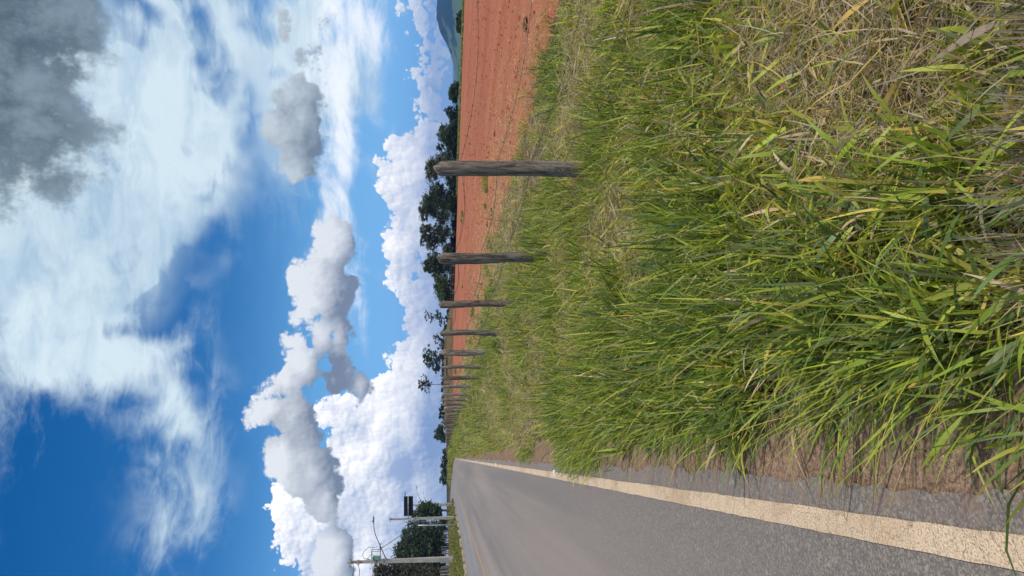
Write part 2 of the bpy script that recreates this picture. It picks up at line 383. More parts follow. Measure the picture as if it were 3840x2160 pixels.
n4 = noise(t, P, 90.0, 3, 0.7)
grav = cmix(t, (n3*0.5+n4*0.35+n2*0.2).ss(0.42, 0.62), (0.105, 0.066, 0.046), (0.29, 0.19, 0.13))
grav = cmix(t, voro(t, P, 90.0, 0).ss(0.28, 0.14)*noise(t, P, 9, 3).ss(0.4, 0.6)*0.8, grav, (0.50, 0.36, 0.24))
bankc = cmix(t, noise(t, P, 0.25, 6, 0.65).ss(0.4, 0.6), (0.16, 0.075, 0.035), (0.10, 0.10, 0.035))
farg = cmix(t, noise(t, P, 0.01, 6, 0.6).ss(0.4, 0.6), (0.07, 0.09, 0.03), (0.16, 0.15, 0.06))
xyzn = t.nodes.new('ShaderNodeSeparateXYZ'); t.links.new(P.s, xyzn.inputs[0]); py = T(t, xyzn.outputs[1])
base = cmix(t, py.ss(185.0, 230.0), turf, farg)
base = cmix(t, fB, base, bankc)
base = cmix(t, (fG+(n2-0.5)*0.6).ss(0.3, 0.6), base, grav)
base = cmix(t, (fR+(n2-0.5)*0.9+(n1-0.5)*0.5).ss(0.40, 0.60), base, soil)
setc(t, b, base); b.inputs['Roughness'].default_value = 1.0; b.inputs['Specular IOR Level'].default_value = 0.05
bump(t, b, n3*0.30+n4*0.2+sv*0.3*fR+r1*1.6*fR+n2*0.6*fR, 0.32, 0.02)
ground = np_mesh('ground', V, F, m, cols=cols); tag(ground, kind='structure', label='verge, red ploughed field and land to the horizon')

# ================================================================ road
def strip(name, fx0, fx1, ys, z, mt, nseg=1, kind='structure', wob=0.0, seed=1):
    ys = np.asarray(ys, float); a = fx0(ys); bb = fx1(ys)
    if wob: a = a+(vnoise(ys, ys*0, 9, seed)-0.5)*wob+(vnoise(ys, ys*0, 2.3, seed+3)-0.5)*wob; bb = bb+(vnoise(ys, ys*0, 10, seed+1)-0.5)*wob
    ts = np.linspace(0, 1, nseg+1)
    VX = a[:, None]*(1-ts)+bb[:, None]*ts; VY = np.repeat(ys[:, None], nseg+1, 1); VZ = np.full_like(VX, z)
    n = nseg+1; ii = np.arange(len(ys)*n).reshape(-1, n)
    FF = np.stack([ii[:-1, :-1], ii[:-1, 1:], ii[1:, 1:], ii[1:, :-1]], -1).reshape(-1, 4)
    o = np_mesh(name, np.stack([VX, VY, VZ], -1), FF, mt); tag(o, kind=kind); return o
m, t, b, P = mat('asphalt')
agg = voro(t, P, 130.0, 0, 0.6, out='Color'); ag = vm(t, 'DOT_PRODUCT', agg, (0.8, 0.2, 0.0))
agf = noise(t, P, 300.0, 2, 0.6)
tracks = noise(t, vm(t, 'MULTIPLY', P, (1.1, 0.02, 1)), 1.0, 4, 0.6, off=(0, 3, 0))
dust = noise(t, vm(t, 'MULTIPLY', P, (1.0, 0.05, 1)), 0.6, 5, 0.55, off=(8, 1, 0))
sx = t.nodes.new('ShaderNodeSeparateXYZ'); t.links.new(P.s, sx.inputs[0]); px = T(t, sx.outputs[0]); rdy = T(t, sx.outputs[1])
c_ = cmix(t, (ag*0.75+agf*0.4).ss(0.35, 1.1), (0.105, 0.089, 0.074), (0.275, 0.235, 0.196))
c_ = cmix(t, voro(t, P, 60.0, 0, out='Color').ss(0.86, 0.98)*0.5, c_, (0.42, 0.37, 0.31))
c_ = cmix(t, (tracks.ss(0.40, 0.66)*0.40+dust.ss(0.30, 0.75)*0.45).clamp()*(rdy.ss(0.5, 14.0)*0.75+0.25), c_, (0.30, 0.235, 0.19))  # track and dust tint, weaker at the near end, paler farther along
c_ = cmix(t, (noise(t, P, 5.0, 6, 0.7, off=(4, 9, 0)).ss(0.44, 0.66)*px.ss(-0.26, -0.16)*rdy.ss(40.0, 20.0)*0.85).clamp(), c_, (0.21, 0.125, 0.082))
c_ = cmix(t, (px.ss(-5.2, -6.4)*0.55), c_, (0.20, 0.20, 0.20))
stain = noise(t, P, 14.0, 4, 0.5, 0.5, off=(3, 3, 0)).ss(0.66, 0.70)
c_ = cmix(t, stain*px.ss(-0.7, -0.1)*0.7, c_, (0.27, 0.24, 0.21))
setc(t, b, c_); b.inputs['Roughness'].default_value = 0.62; b.inputs['Specular IOR Level'].default_value = 0.5
bump(t, b, ag*0.6+agf*0.5, 0.4, 0.004)
ys = np.array([-8, -4, -2]+grow(-1, 5, 0.018, 1.0)+grow(5.03, 700, 0.03, 1.02))
road = strip('road', lambda y: XRF(y)+0.0+0.05*(vnoise(y,y*0,1.7,3)-.5)+0.05*(vnoise(y,y*0,6.0,4)-.5)+0.035*(vnoise(y,y*0,19.0,5)-.5), XLF, ys, 0.012, m, 6, wob=0.03)
m, t, b, P = mat('edge_paint')
crk = voro(t, vm(t, 'ADD', P, vm(t, 'SCALE', noise(t, P, 30, 3, colr=True))), 9.0, 2, 0.6, feature='DISTANCE_TO_EDGE')
crk.s.node.inputs['Vector'].links[0].from_node.inputs[1].links[0].from_node.inputs['Scale'].default_value = 0.08
lum = noise(t, P, 110.0, 3, 0.7)
wear = noise(t, P, 7.0, 5, 0.65, off=(2, 2, 0))
c_ = cmix(t, lum.ss(0.36, 0.56), (0.36, 0.245, 0.15), (0.64, 0.50, 0.35))
c_ = cmix(t, wear.ss(0.55, 0.72)*0.55, c_, (0.42, 0.27, 0.16))
c_ = cmix(t, noise(t, P, 1.3, 4, 0.6).ss(0.45, 0.65)*0.45, c_, (0.36, 0.23, 0.13))
c_ = cmix(t, crk.ss(0.03, 0.0)*wear.ss(0.54, 0.62)*0.6, c_, (0.10, 0.06, 0.04))
c_ = cmix(t, lum.ss(0.34, 0.26)*0.8, c_, (0.12, 0.09, 0.07))
setc(t, b, c_); b.inputs['Roughness'].default_value = 0.75
bump(t, b, lum*1.0+crk.ss(0.0, 0.05)*0.5, 0.8, 0.008)
yl = np.array(grow(-1, 8, 0.012, 1.0)+grow(8.02, 640, 0.05, 1.03))
line = strip('edge_line', lambda y: XRF(y)-0.121, lambda y: XRF(y)-0.219, yl, 0.018, m, 2, wob=0.005, seed=7)
m, t, b, P = mat('yellow_paint')
c_ = cmix(t, noise(t, P, 3.0, 6, 0.7).ss(0.40, 0.62), (0.46, 0.25, 0.09), (0.30, 0.20, 0.11))
setc(t, b, c_)
fy = lambda y: -np.interp(y, [0, 57, 72, 93, 118, 200, 260, 363, 505, 625], [4.85, 5.05, 5.25, 5.3, 5.7, 6.3, 7.6, 15, 26.5, 40])
strip('centre_line', lambda y: fy(y)+0.07, lambda y: fy(y)-0.07, np.array(grow(2, 640, 0.5, 1.02)), 0.018, m, 1, wob=0.02)
strip('far_edge_line', lambda y: XLF(y)+0.22, lambda y: XLF(y)+0.12, np.array(grow(2, 640, 0.5, 1.02)), 0.018, m, 1, wob=0.03, seed=5)
# ================================================================ grass
def frustum_ok(X, Y, margin=1.0):
    z = ZC(X, Y); xc = X*CT-Y*ST
    return (z > 1.15) & (np.abs(xc) < 0.40*z+margin)
def ribbons(pos, L, Wd, az_, phi0, phi1, twist, colr, segs=4, kink=None):
    n = len(L); t = np.linspace(0, 1, segs+1)
    phi = phi0[:, None]+phi1[:, None]*(t[None, :-1]+0.5/segs)
    ds = (L/segs)[:, None]
    hh = np.concatenate([np.zeros((n, 1)), np.cumsum(np.sin(phi)*ds, 1)], 1)
    vv = np.concatenate([np.zeros((n, 1)), np.cumsum(np.cos(phi)*ds, 1)], 1)
    curl = az_[:, None]+(twist*0.6)[:, None]*t[None, :]
    cx = pos[:, 0:1]+hh*np.sin(curl); cy = pos[:, 1:2]+hh*np.cos(curl); cz = pos[:, 2:3]+vv
    C = np.stack([cx, cy, cz], -1)
    prof = np.minimum(1.0, 0.55+1.6*t)*(1-t**2.3)
    w = Wd[:, None]*prof[None, :]*0.5
    ph = np.concatenate([phi, phi[:, -1:]], 1)
    side = np.stack([np.cos(curl), -np.sin(curl), np.zeros_like(curl)], -1)
    nor = np.stack([-np.cos(ph)*np.sin(curl), -np.cos(ph)*np.cos(curl), np.sin(ph)], -1)
    tw = (twist[:, None]*1.5*t[None, :]+twist[:, None]*0.8)[..., None]
    sv_ = side*np.cos(tw)+nor*np.sin(tw)
    Lf = C[:, :-1]+sv_[:, :-1]*w[:, :-1, None]; Rt = C[:, :-1]-sv_[:, :-1]*w[:, :-1, None]
    k = 2*segs+1
    V = np.concatenate([np.stack([Lf, Rt], 2).reshape(n, 2*segs, 3), C[:, -1:, :]], 1)
    q = []
    for i in range(segs-1): q += [(2*i, 2*i+1, 2*i+3), (2*i, 2*i+3, 2*i+2)]
    q.append((2*segs-2, 2*segs-1, 2*segs))
    q = np.array(q)
    F = (np.arange(n)[:, None, None]*k+q[None]).reshape(-1, 3)
    tv = np.concatenate([np.repeat(t[:-1], 2), [1.0]])[None, :, None]
    dryt = (rng.random((n, 1, 1)) < 0.22)*rng.uniform(.4, .9, (n, 1, 1))*tv**3.5          # withered tips
    base = 0.28*(1-tv)**3                                                                  # pale sheaths
    C3 = colr[:, None, :]*(1-dryt-base*(1-dryt))+np.array([.50, .36, .15])*dryt+np.array([.36, .34, .17])*base*(1-dryt)
    return V.reshape(-1, 3), F, C3.reshape(-1, 3)
class Heap:
    def __init__(s): s.V = []; s.F = []; s.C = []; s.n = 0
    def add(s, V, F, C): s.V.append(V); s.F.append(F+s.n); s.C.append(C); s.n += len(V)
    def build(s, name, m): return np_mesh(name, np.concatenate(s.V), np.concatenate(s.F), m, cols=np.concatenate(s.C), smooth=True)
PAL = np.array([[.255, .325, .032], [.365, .43, .046], [.095, .160, .030], [.430, .400, .055], [.56, .41, .090], [.53, .41, .24], [.34, .29, .225], [.145, .20, .085]])
def pick(n, wts, jit=0.22):
    w = np.asarray(wts, float)
    if w.ndim == 1: w = np.tile(w, (n, 1))
    cum = np.cumsum(w/w.sum(1, keepdims=True), 1)
    i = (rng.random((n, 1)) > cum).sum(1).clip(0, len(PAL)-1)
    c = PAL[i]*(1+(rng.random((n, 1))-0.5)*2*jit)
    return c*(1+(rng.random((n, 3))-0.5)*0.16)
def lushness(X, Y):
    """1 = tall deep green, 0 = thin and dry; follows the patches seen along the verge"""
    d = X-XRF(Y); z = ZC(X, Y)
    v = 0.60+0.8*(vnoise(X, Y, 0.75, 8)-0.5)+0.6*(vnoise(X, Y, 2.0, 9)-0.5)
    v = v+0.9*(vnoise(X, Y, 1.35, 31)-0.5)
    v = v+0.28*np.exp(-((d-3.05)/0.35)**2)+0.22*np.exp(-(((X-1.7)/0.5)**2+((Y-1.6)/0.8)**2))
    v = v+0.12*np.exp(-(((X-1.35)/0.75)**2+((Y-2.4)/1.1)**2))
    strip_ = np.exp(-((d-0.75)/0.6)**2)*0.75*(1-sst(z, 6, 14))
    dry = np.exp(-(((X-1.15)/0.55)**2+((Y-1.5)/0.9)**2))*0.30+np.exp(-(((X-1.6)/0.5)**2+((Y-3.0)/0.6)**2))*0.12
    return np.clip(v+strip_-dry, 0.02, 1.1)
def tufts(area, per_m2, blades, Lm, wpx, heap, side=1, segs=4, lush_pow=1.0, wmul=1.0):
    x0, x1, y0, y1, z0, z1 = area
    n = int((x1-x0)*(y1-y0)*per_m2)
    X = rng.uniform(x0, x1, n); Y = rng.uniform(y0, y1, n)
    X = X+(XRF(Y) if side > 0 else XLF(Y))
    z = ZC(X, Y); ok = (z >= z0) & (z < z1) & frustum_ok(X, Y)
    if side > 0:
        lu = lushness(X, Y); d = X-XRF(Y)
        far_thin = np.where(d > 4.2, 0.55, 1.0)*(1-sst(d, 5.2+1.6*vnoise(Y, Y*0, 0.35, 6), 7.2))
        bare = vnoise(X, Y, 0.9, 12)
        far_thin = far_thin*np.where((d > 4.0) & (bare > 0.58), 0.15, 1)
        edge = sst(d, 0.12+0.26*vnoise(Y, Y*0, 1.2, 14), 0.46)
        ok &= rng.random(n) < (0.20+0.85*lu**1.4)*far_thin*np.maximum(edge, 0.02)
    else:
        lu = np.full(n, 0.6)+0.4*(vnoise(X, Y, 0.2, 8)-0.5); d = XLF(Y)-X
        ok &= rng.random(n) < sst(d, 0.35, 1.0)
    X, Y, lu, d, z = X[ok], Y[ok], lu[ok], d[ok], z[ok]; n = len(X)
    if n == 0: return
    hgt = (0.45+1.0*lu)*rng.uniform(0.75, 1.25, n)*np.where(d > 4.2, 0.62, 1.0)*np.clip(0.55+d*0.6, 0.5, 1.0)
    nb = blades; rep = lambda a: np.repeat(a, nb)
    N = n*nb
    r = 0.06*np.sqrt(rng.random(N)); a = rng.uniform(0, 2*np.pi, N)
    bx = rep(X)+r*np.sin(a)*1.3; by = rep(Y)+r*np.cos(a)*1.3
    aa = a+rng.normal(0, 0.8, N)
    # the growth leans a little out over the road and with the wind
    wind = 0.35
    vx = np.sin(aa)-0.14*side; vy = np.cos(aa)+wind*0.2; aa = np.arctan2(vx, vy)
    L = Lm*rep(hgt)*rng.uniform(0.45, 1.2, N)
    pos = np.stack([bx, by, H(bx, by)-0.01], 1)
    ph0 = RAD(4)+np.abs(rng.normal(0, RAD(21), N)); ph1 = rng.normal(RAD(34), RAD(34), N)
    zz = rep(z)
    w = np.maximum(rng.uniform(0.005, 0.0165, N)*(0.65+0.6*rep(lu)), wpx*zz/739.0*0.62)*wmul
    l2 = rep(lu)[:, None]; dz_ = rep(d)[:, None]
    green = np.array([.27, .22, .12, .15, .05, .09, .04, .06]); deep = np.array([.33, .12, .36, .04, .015, .02, .0, .12])
    dry_ = np.array([.20, .22, .06, .17, .10, .17, .06, .02])
    k1 = np.clip((l2-0.62)*2.2, 0, 1); k0 = np.clip((0.5-l2)*2.2, 0, 1)
    wt = green*(1-k1)*(1-k0)+deep*k1+dry_*k0
    C = pick(N, wt)
    tb = rep(rng.uniform(0.75, 1.2, n))[:, None]; C = C*tb
    heap.add(*ribbons(pos, L, w, aa, ph0, ph1, rng.normal(0, 0.6, N), C, segs))
    if z1 <= 10.0:     # short broad leaves low in the tufts
        k = rng.random(N) < (0.42 if z1 < 5 else 0.3); M = int(k.sum())
        heap.add(*ribbons(pos[k]+np.stack([np.zeros(M), np.zeros(M), rng.uniform(0, .16, M)], 1), rng.uniform(.10, .25, M), rng.uniform(.012, .027, M), aa[k]+rng.normal(0, .8, M), np.abs(rng.normal(RAD(45), RAD(20), M)), rng.uniform(RAD(5), RAD(70), M), rng.normal(0, .5, M), pick(M, wt[k]), 4))
def thatch(area, per_m2, wpx, heap, side=1, Lr=(0.08, 0.30), lift=0.05, wts=(.02, .03, 0, .05, .14, .40, .34, .0)):
    x0, x1, y0, y1, z0, z1 = area
    n = int((x1-x0)*(y1-y0)*per_m2)
    X = rng.uniform(x0, x1, n); Y = rng.uniform(y0, y1, n)+0; X = X+XRF(Y)
    z = ZC(X, Y); d = X-XRF(Y); lu = lushness(X, Y)
    ok = (z >= z0) & (z < z1) & frustum_ok(X, Y) & (rng.random(n) < np.clip(1.15-lu*0.85, 0.15, 1)*sst(d, 0.2, 0.6)*(1-0.75*sst(d, 4.0, 6.5)))
    X, Y, z, lu = X[ok], Y[ok], z[ok], lu[ok]; N = len(X)
    L = rng.uniform(*Lr, N); a = rng.uniform(0, 2*np.pi, N)
    pos = np.stack([X, Y, H(X, Y)+rng.random(N)**1.5*lift*(1+2.2*(1-lu))], 1)
    ph0 = RAD(90)-np.abs(rng.normal(0, RAD(22), N)); ph1 = rng.normal(RAD(8), RAD(22), N)
    w = np.maximum(rng.uniform(0.002, 0.0065, N)*np.where(rng.random(N) < 0.12, 2.4, 1), wpx*z/739.0*0.5)
    heap.add(*ribbons(pos, L, w, a, ph0, ph1, rng.normal(0, 0.7, N), pick(N, wts), 3))
def grass_mat(name, rough=0.5):
    m = bpy.data.materials.new(name); m.use_nodes = True; t = m.node_tree; t.nodes.clear()
    a = attrf(t, 'tint', 'Color')
    p = t.nodes.new('ShaderNodeBsdfPrincipled'); p.inputs['Roughness'].default_value = rough; p.inputs['Specular IOR Level'].default_value = 0.30
    t.links.new(a.s, p.inputs['Base Color'])
    tr = t.nodes.new('ShaderNodeBsdfTranslucent'); g = cmix(t, 0.5, a, vm(t, 'MULTIPLY', a, (1.3, 1.25, 0.5))); t.links.new(g.s, tr.inputs['Color'])
    mx = t.nodes.new('ShaderNodeMixShader'); mx.inputs[0].default_value = 0.36
    t.links.new(p.outputs[0], mx.inputs[1]); t.links.new(tr.outputs[0], mx.inputs[2])
    o = t.nodes.new('ShaderNodeOutputMaterial'); t.links.new(mx.outputs[0], o.inputs[0])
    return m
GM = grass_mat('grass_blade')
gh = Heap()
tufts((0.0, 3.6, 0.6, 4.6, 1.15, 4.0), 95, 20, 0.265, 0.5, gh, segs=5)
tufts((0.0, 7.5, 2.5, 12, 4.0, 10.0), 60, 20, 0.29, 0.75, gh)
tufts((0.0, 8.5, 7, 26, 10.0, 24.0), 24, 16, 0.36, 0.8, gh, segs=3)
tufts((0.0, 8.0, 22, 62, 24.0, 60.0), 9, 14, 0.42, 0.9, gh, segs=3)
tufts((0.0, 8.0, 58, 170, 60.0, 170.0), 3.2, 9, 0.55, 0.9, gh, segs=2)
tufts((0.0, 9.0, 160, 460, 165.0, 460.0), 1.0, 7, 0.75, 0.9, gh, segs=2)
# clumps that sprawl out over the edge line
for (X0, Y0, sx_, sy_, n, L0) in ((0.02, 9.3, .09, .75, 900, .26), (0.06, 8.3, .08, .3, 300, .24), (0.10, 15.5, .08, .8, 350, .26), (0.02, 1.75, .04, .10, 40, .40), (0.22, 2.7, .06, .4, 120, .33), (0.22, 4.4, .06, .5, 140, .33)):
    X = X0+rng.normal(0, sx_, n); Y = Y0+rng.normal(0, sy_, n); zz = ZC(X, Y)
    gh.add(*ribbons(np.stack([X, Y, H(X, Y)], 1), L0*rng.uniform(.5, 1.2, n), np.maximum(rng.uniform(.005, .015, n), zz/739*.5), rng.normal(-1.5, .8, n), np.abs(rng.normal(RAD(35), RAD(20), n)),
                    rng.uniform(RAD(20), RAD(75), n), rng.normal(0, .5, n), pick(n, (.32, .14, .32, .05, .01, .03, 0, .13)), 4))
verge = gh.build('verge_grass', GM)
tag(verge, 'green and straw coloured grass growing over the roadside verge', 'grass', kind='stuff')
th = Heap()
thatch((0.1, 3.6, 0.6, 4.6, 1.15, 4.0), 3600, 0.5, th)
thatch((0.1, 7.5, 2.5, 12, 4.0, 10.0), 1150, 0.7, th, Lr=(0.1, 0.32), lift=0.10)
thatch((0.1, 8.0, 7, 26, 10.0, 24.0), 220, 0.8, th, Lr=(0.15, 0.4), lift=0.14)
thatch((0.1, 8.0, 22, 62, 24.0, 60.0), 35, 0.8, th, Lr=(0.2, 0.5), lift=0.2)
# the stand of bleached stalks nearest the camera
n = 3800; cl = rng.integers(0, 46, n); cx = rng.uniform(0.40, 1.4, 46); cy = rng.uniform(0.95, 1.7, 46)
X = cx[cl]+rng.normal(0, 0.03, n); Y = cy[cl]+rng.normal(0, 0.03, n); k = frustum_ok(X, Y); X, Y = X[k], Y[k]; n = len(X)
th.add(*ribbons(np.stack([X, Y, H(X, Y)], 1), rng.uniform(0.08, 0.34, n), rng.uniform(0.003, 0.009, n), rng.uniform(0, 6.28, n),
       np.abs(rng.normal(RAD(16), RAD(16), n)), rng.normal(RAD(15), RAD(30), n), rng.normal(0, 0.5, n), pick(n, (.01, .02, 0, .02, .04, .25, .66, 0))*[.85, .86, .92], 4))
tag(th.build('dry_grass', GM), 'dry straw and bleached stalks lying between the green tufts', 'dry grass', kind='stuff')
# long seed stalks arching out over the road edge
sh_ = Heap(); n = 260
Y = rng.uniform(0.9, 1, n)*0+1.1+rng.random(n)**1.4*9; X = rng.uniform(0.12, 0.6, n); k = frustum_ok(X, Y, 0.3); X, Y = X[k], Y[k]; n = len(X)
sh_.add(*ribbons(np.stack([X, Y, H(X, Y)], 1), rng.uniform(0.4, 0.72, n), np.maximum(rng.uniform(0.0022, 0.004, n), 0.35*Y/739), rng.normal(-1.5, 0.55, n),
        np.abs(rng.normal(RAD(20), RAD(12), n)), rng.uniform(RAD(30), RAD(85), n), rng.normal(0, 0.3, n), pick(n, (.35, .2, .2, .1, .05, .05, 0, .1)), 6))
n = 130; Y = 1.2+rng.random(n)*4.2; X = rng.uniform(0.02, 0.35, n)
sh_.add(*ribbons(np.stack([X, Y, H(X, Y)], 1), rng.uniform(0.22, 0.42, n), rng.uniform(0.007, 0.014, n), rng.normal(-1.4, 0.6, n),
        np.abs(rng.normal(RAD(40), RAD(15), n)), rng.uniform(RAD(30), RAD(60), n), rng.normal(0, 0.4, n), pick(n, (.4, .1, .35, .0, .0, .0, 0, .1)), 6))
tag(sh_.build('seed_stalks', GM), 'thin seed stalks arching over the painted edge line', 'grass stalks', kind='stuff')
# far verge across the road
lv = Heap()
tufts((-0.0, -0.0, 0, 0, 0, 0), 1, 1, 1, 1, lv, side=-1)
def left_verge(n, y0, y1, z0, z1, nb, L0):
    Y = rng.uniform(y0, y1, n); e = rng.uniform(0.35, 13, n)**1.0; X = XLF(Y)-e; z = ZC(X, Y)
    k = (z > z0) & (z < z1) & (np.abs(X*CT-Y*ST) < 0.40*z+3); X, Y, z = X[k], Y[k], z[k]; N = len(X)*nb
    r_ = lambda a: np.repeat(a, nb); bx = r_(X)+rng.normal(0, 0.15, N); by = r_(Y)+rng.normal(0, 0.15, N)
    lv.add(*ribbons(np.stack([bx, by, H(bx, by)], 1), L0*rng.uniform(0.5, 1.2, N), 0.9*r_(z)/739*0.8, rng.uniform(0, 6.28, N), np.abs(rng.normal(0, RAD(20), N)),
           np.abs(rng.normal(RAD(30), RAD(20), N)), rng.normal(0, .5, N), pick(N, (.30, .12, .30, .08, .05, .08, 0, .12))*0.62*np.repeat(rng.uniform(.8, 1.15, len(X)), nb)[:, None], 2))
left_verge(9000, 25, 130, 25, 120, 7, 0.42)
left_verge(6000, 110, 330, 120, 320, 6, 0.55)
tag(lv.build('far_verge_grass', GM), 'green grass on the raised verge across the road', 'grass', kind='stuff')
# scattered straw on the red field
fs = Heap(); n = 120000
Y = rng.uniform(4, 60, n); X = 5.0+rng.random(n)**2.0*22; z = ZC(X, Y); k = frustum_ok(X, Y) & (vnoise(X, Y*0.3, 0.5, 21)+0.35*rng.random(n) > 0.42) & (X-XRF(Y) > 5.4) & (rng.random(n) < np.exp(-np.maximum(X-6.5, 0)/4.0)); X, Y, z = X[k], Y[k], z[k]; n = len(X)
fs.add(*ribbons(np.stack([X, Y, H(X, Y)+0.004], 1), rng.uniform(0.04, 0.13, n), np.maximum(rng.uniform(0.006, 0.016, n), z/739*0.6), rng.uniform(0, 6.28, n),
       RAD(90)-np.abs(rng.normal(0, RAD(8), n)), rng.normal(0, RAD(10), n), rng.normal(0, .3, n), pick(n, (0, 0, 0, 0, .15, .75, .1, 0))*1.05, 2))
tag(fs.build('field_straw', GM), 'pale straw bits strewn over the red field', 'straw', kind='stuff')
# ================================================================ materials for the things
def simple(name, c1, c2, scale=6.0, rough=0.8, stretch=(1, 1, 1), metal=0.0, bmp=0.3, det=6, spec=0.25):
    m, t, b, P = mat(name)
    n = noise(t, vm(t, 'MULTIPLY', P, stretch), scale, det, 0.62)
    setc(t, b, cmix(t, n.ss(0.36, 0.64), c1, c2)); b.inputs['Roughness'].default_value = rough; b.inputs['Metallic'].default_value = metal
    b.inputs['Specular IOR Level'].default_value = spec
    if bmp: bump(t, b, n, bmp, 0.01)
    return m
def wood_mat(name, dark, light, lichen):
    m, t, b, P = mat(name)
    g = noise(t, vm(t, 'MULTIPLY', P, (9, 9, 1.1)), 2.4, 8, 0.72, 0.9)
    f = noise(t, vm(t, 'MULTIPLY', P, (60, 60, 4)), 1.5, 4, 0.6)
    c_ = cmix(t, (g*0.75+f*0.3).ss(0.42, 0.61), dark, light)
    s_ = t.nodes.new('ShaderNodeSeparateXYZ'); t.links.new(P.s, s_.inputs[0]); pz = T(t, s_.outputs[2])
    c_ = cmix(t, (noise(t, P, 34.0, 5, 0.7).ss(0.54, 0.64)*pz.ss(1.0, 0.3)*0.8).clamp(), c_, lichen)
    c_ = cmix(t, (g.ss(0.36, 0.29)*0.85), c_, (0.018, 0.015, 0.013))
    c_ = cmix(t, noise(t, P, 3.0, 3).ss(0.5, 0.7)*0.35, c_, (0.16, 0.10, 0.065))
    setc(t, b, c_); b.inputs['Roughness'].default_value = 0.95
    bump(t, b, g*1.0+f*0.5, 0.9, 0.02); return m
WOOD = [wood_mat('weathered_wood', (0.045, 0.038, 0.032), (0.215, 0.185, 0.155), (0.30, 0.26, 0.18)),
        wood_mat('brown_wood', (0.050, 0.036, 0.028), (0.19, 0.15, 0.12), (0.24, 0.20, 0.14)),
        wood_mat('pale_wood', (0.085, 0.070, 0.058), (0.29, 0.25, 0.21), (0.30, 0.27, 0.20))]
WIRE = simple('rusty_wire', (0.05, 0.045, 0.045), (0.13, 0.12, 0.115), 30, 0.6, metal=0.6, bmp=0)
CONC = simple('pole_concrete', (0.24, 0.235, 0.205), (0.36, 0.35, 0.31), 2.0, 0.9, (1, 1, .4))
STEEL = simple('galvanised_steel', (0.30, 0.33, 0.34), (0.46, 0.50, 0.50), 3.0, 0.55, metal=0.3, bmp=0)
DARKM = simple('dark_metal', (0.05, 0.06, 0.065), (0.10, 0.11, 0.12), 3.0, 0.6, bmp=0)
BLACK = simple('cable_rubber', (0.02, 0.02, 0.022), (0.045, 0.045, 0.05), 3.0, 0.6, bmp=0)
BARK = simple('bark', (0.05, 0.04, 0.032), (0.15, 0.125, 0.10), 5.0, 0.95, (1, 1, .2))

# ================================================================ fence along the verge
def post_mesh(name, h, w, dpt, seed, topk=0.12, lean=(0, 0), mt=None, sides=9, bury=0.35):
    r = np.random.default_rng(seed); rings = []; zs = list(np.linspace(-bury, h-topk*w/0.14, 9))+[h-topk*0.6*w/0.14, h-0.012, h]
    ph = r.uniform(0, 6.28, 4); sh = 1+r.uniform(-0.14, 0.14, sides)
    sx_, sy_ = r.uniform(-0.35, 0.35, 2)
    for i, z in enumerate(zs):
        f = max(0.0, (z-(h-topk))/topk) if topk else 0
        k = 1-0.42*f**1.3
        if i == len(zs)-1: k *= 0.9
        ox = 0.012*math.sin(z*4+ph[0])+lean[0]*z-0.02*f; oy = 0.010*math.sin(z*3+ph[1])+lean[1]*z
        ring = []
        for j in range(sides):
            a = 2*math.pi*j/sides; ca, sa = math.cos(a), math.sin(a)
            e = 0.78; qx = math.copysign(abs(ca)**e, ca); qy = math.copysign(abs(sa)**e, sa)
            rr = sh[j]*(1+0.06*math.sin(5*z+j*2+ph[2]))*(1+r.uniform(-0.03, 0.03))
            zz = z + (f > 0.9)*(qx*sx_+qy*sy_)*w*0.6
            ring.append((ox+qx*w/2*k*rr, oy+qy*dpt/2*k*rr, zz))
        rings.append(ring)
    me = MB().loft(rings)
    return me
fx = lambda y: float(XRF(y))+0.12+3.0
ft = np.interp
fence = empty('roadside_fence', (fx(7.4), 7.4, float(H(fx(7.4), 7.4))))
tag(fence, 'long line of weathered rough wooden posts strung with barbed wire between verge and red field', 'fence')
ROWS = [621, 966, 1133, 1243, 1326, 1378, 1413, 1444]
pw = [0.150, 0.155, 0.140, 0.125, 0.165, 0.115, 0.150, 0.145]
py_ = [7.41+3.56*i for i in range(58)]
yy = py_[-1]
while len(py_) < 84: yy += 5.2+0.12*(len(py_)-58)*0.8; py_.append(yy)
tops = []; fl = fence.location.copy()
sharedposts = []
for i, Y in enumerate(py_):
    X = fx(Y); r = np.random.default_rng(100+i)
    if i >= 8: Y += r.uniform(-0.5, 0.5)
    z = float(ZC(X, Y)); g = float(H(X, Y))
    top = 1.6+float(np.interp(z, [7.8, 11.4, 15, 22, 35, 50, 72, 112, 200, 400], [.13, .15, .18, .23, .30, .35, .38, .42, .55, .8]))+(r.uniform(-0.10, 0.08) if i >= 8 else 0)
    if i in (16, 17): top += 0.2
    h = top-g; w = pw[i] if i < 8 else r.uniform(0.11, 0.19)
    lean = [(0.004, 0), (-0.012, 0.0), (0.0, 0), (0, 0), (0.004, 0), (-0.004, 0), (0.002, 0.0), (0.003, 0)][i] if i < 8 else (r.normal(0, 0.02), r.normal(0, 0.03))
    mt = WOOD[[0, 0, 1, 0, 2, 0, 1, 2][i]] if i < 8 else WOOD[int(r.integers(0, 3))]
    mb = post_mesh('post', h, w, w*r.uniform(0.85, 1.1), 40+i, topk=[.06, .07, .05, .035, .10, .05, .09, .08][i] if i < 8 else 0.06, lean=lean, sides=14 if i < 5 else 9)
    o = mb.build('post', mt, fence, smooth=i >= 0); o.location = Vector((X, Y, g))-fl
    if i == 0: o['label'] = 'nearest post with a hacked bevelled top and pale lichen low down'
    tops.append((X, Y, g, top, w))
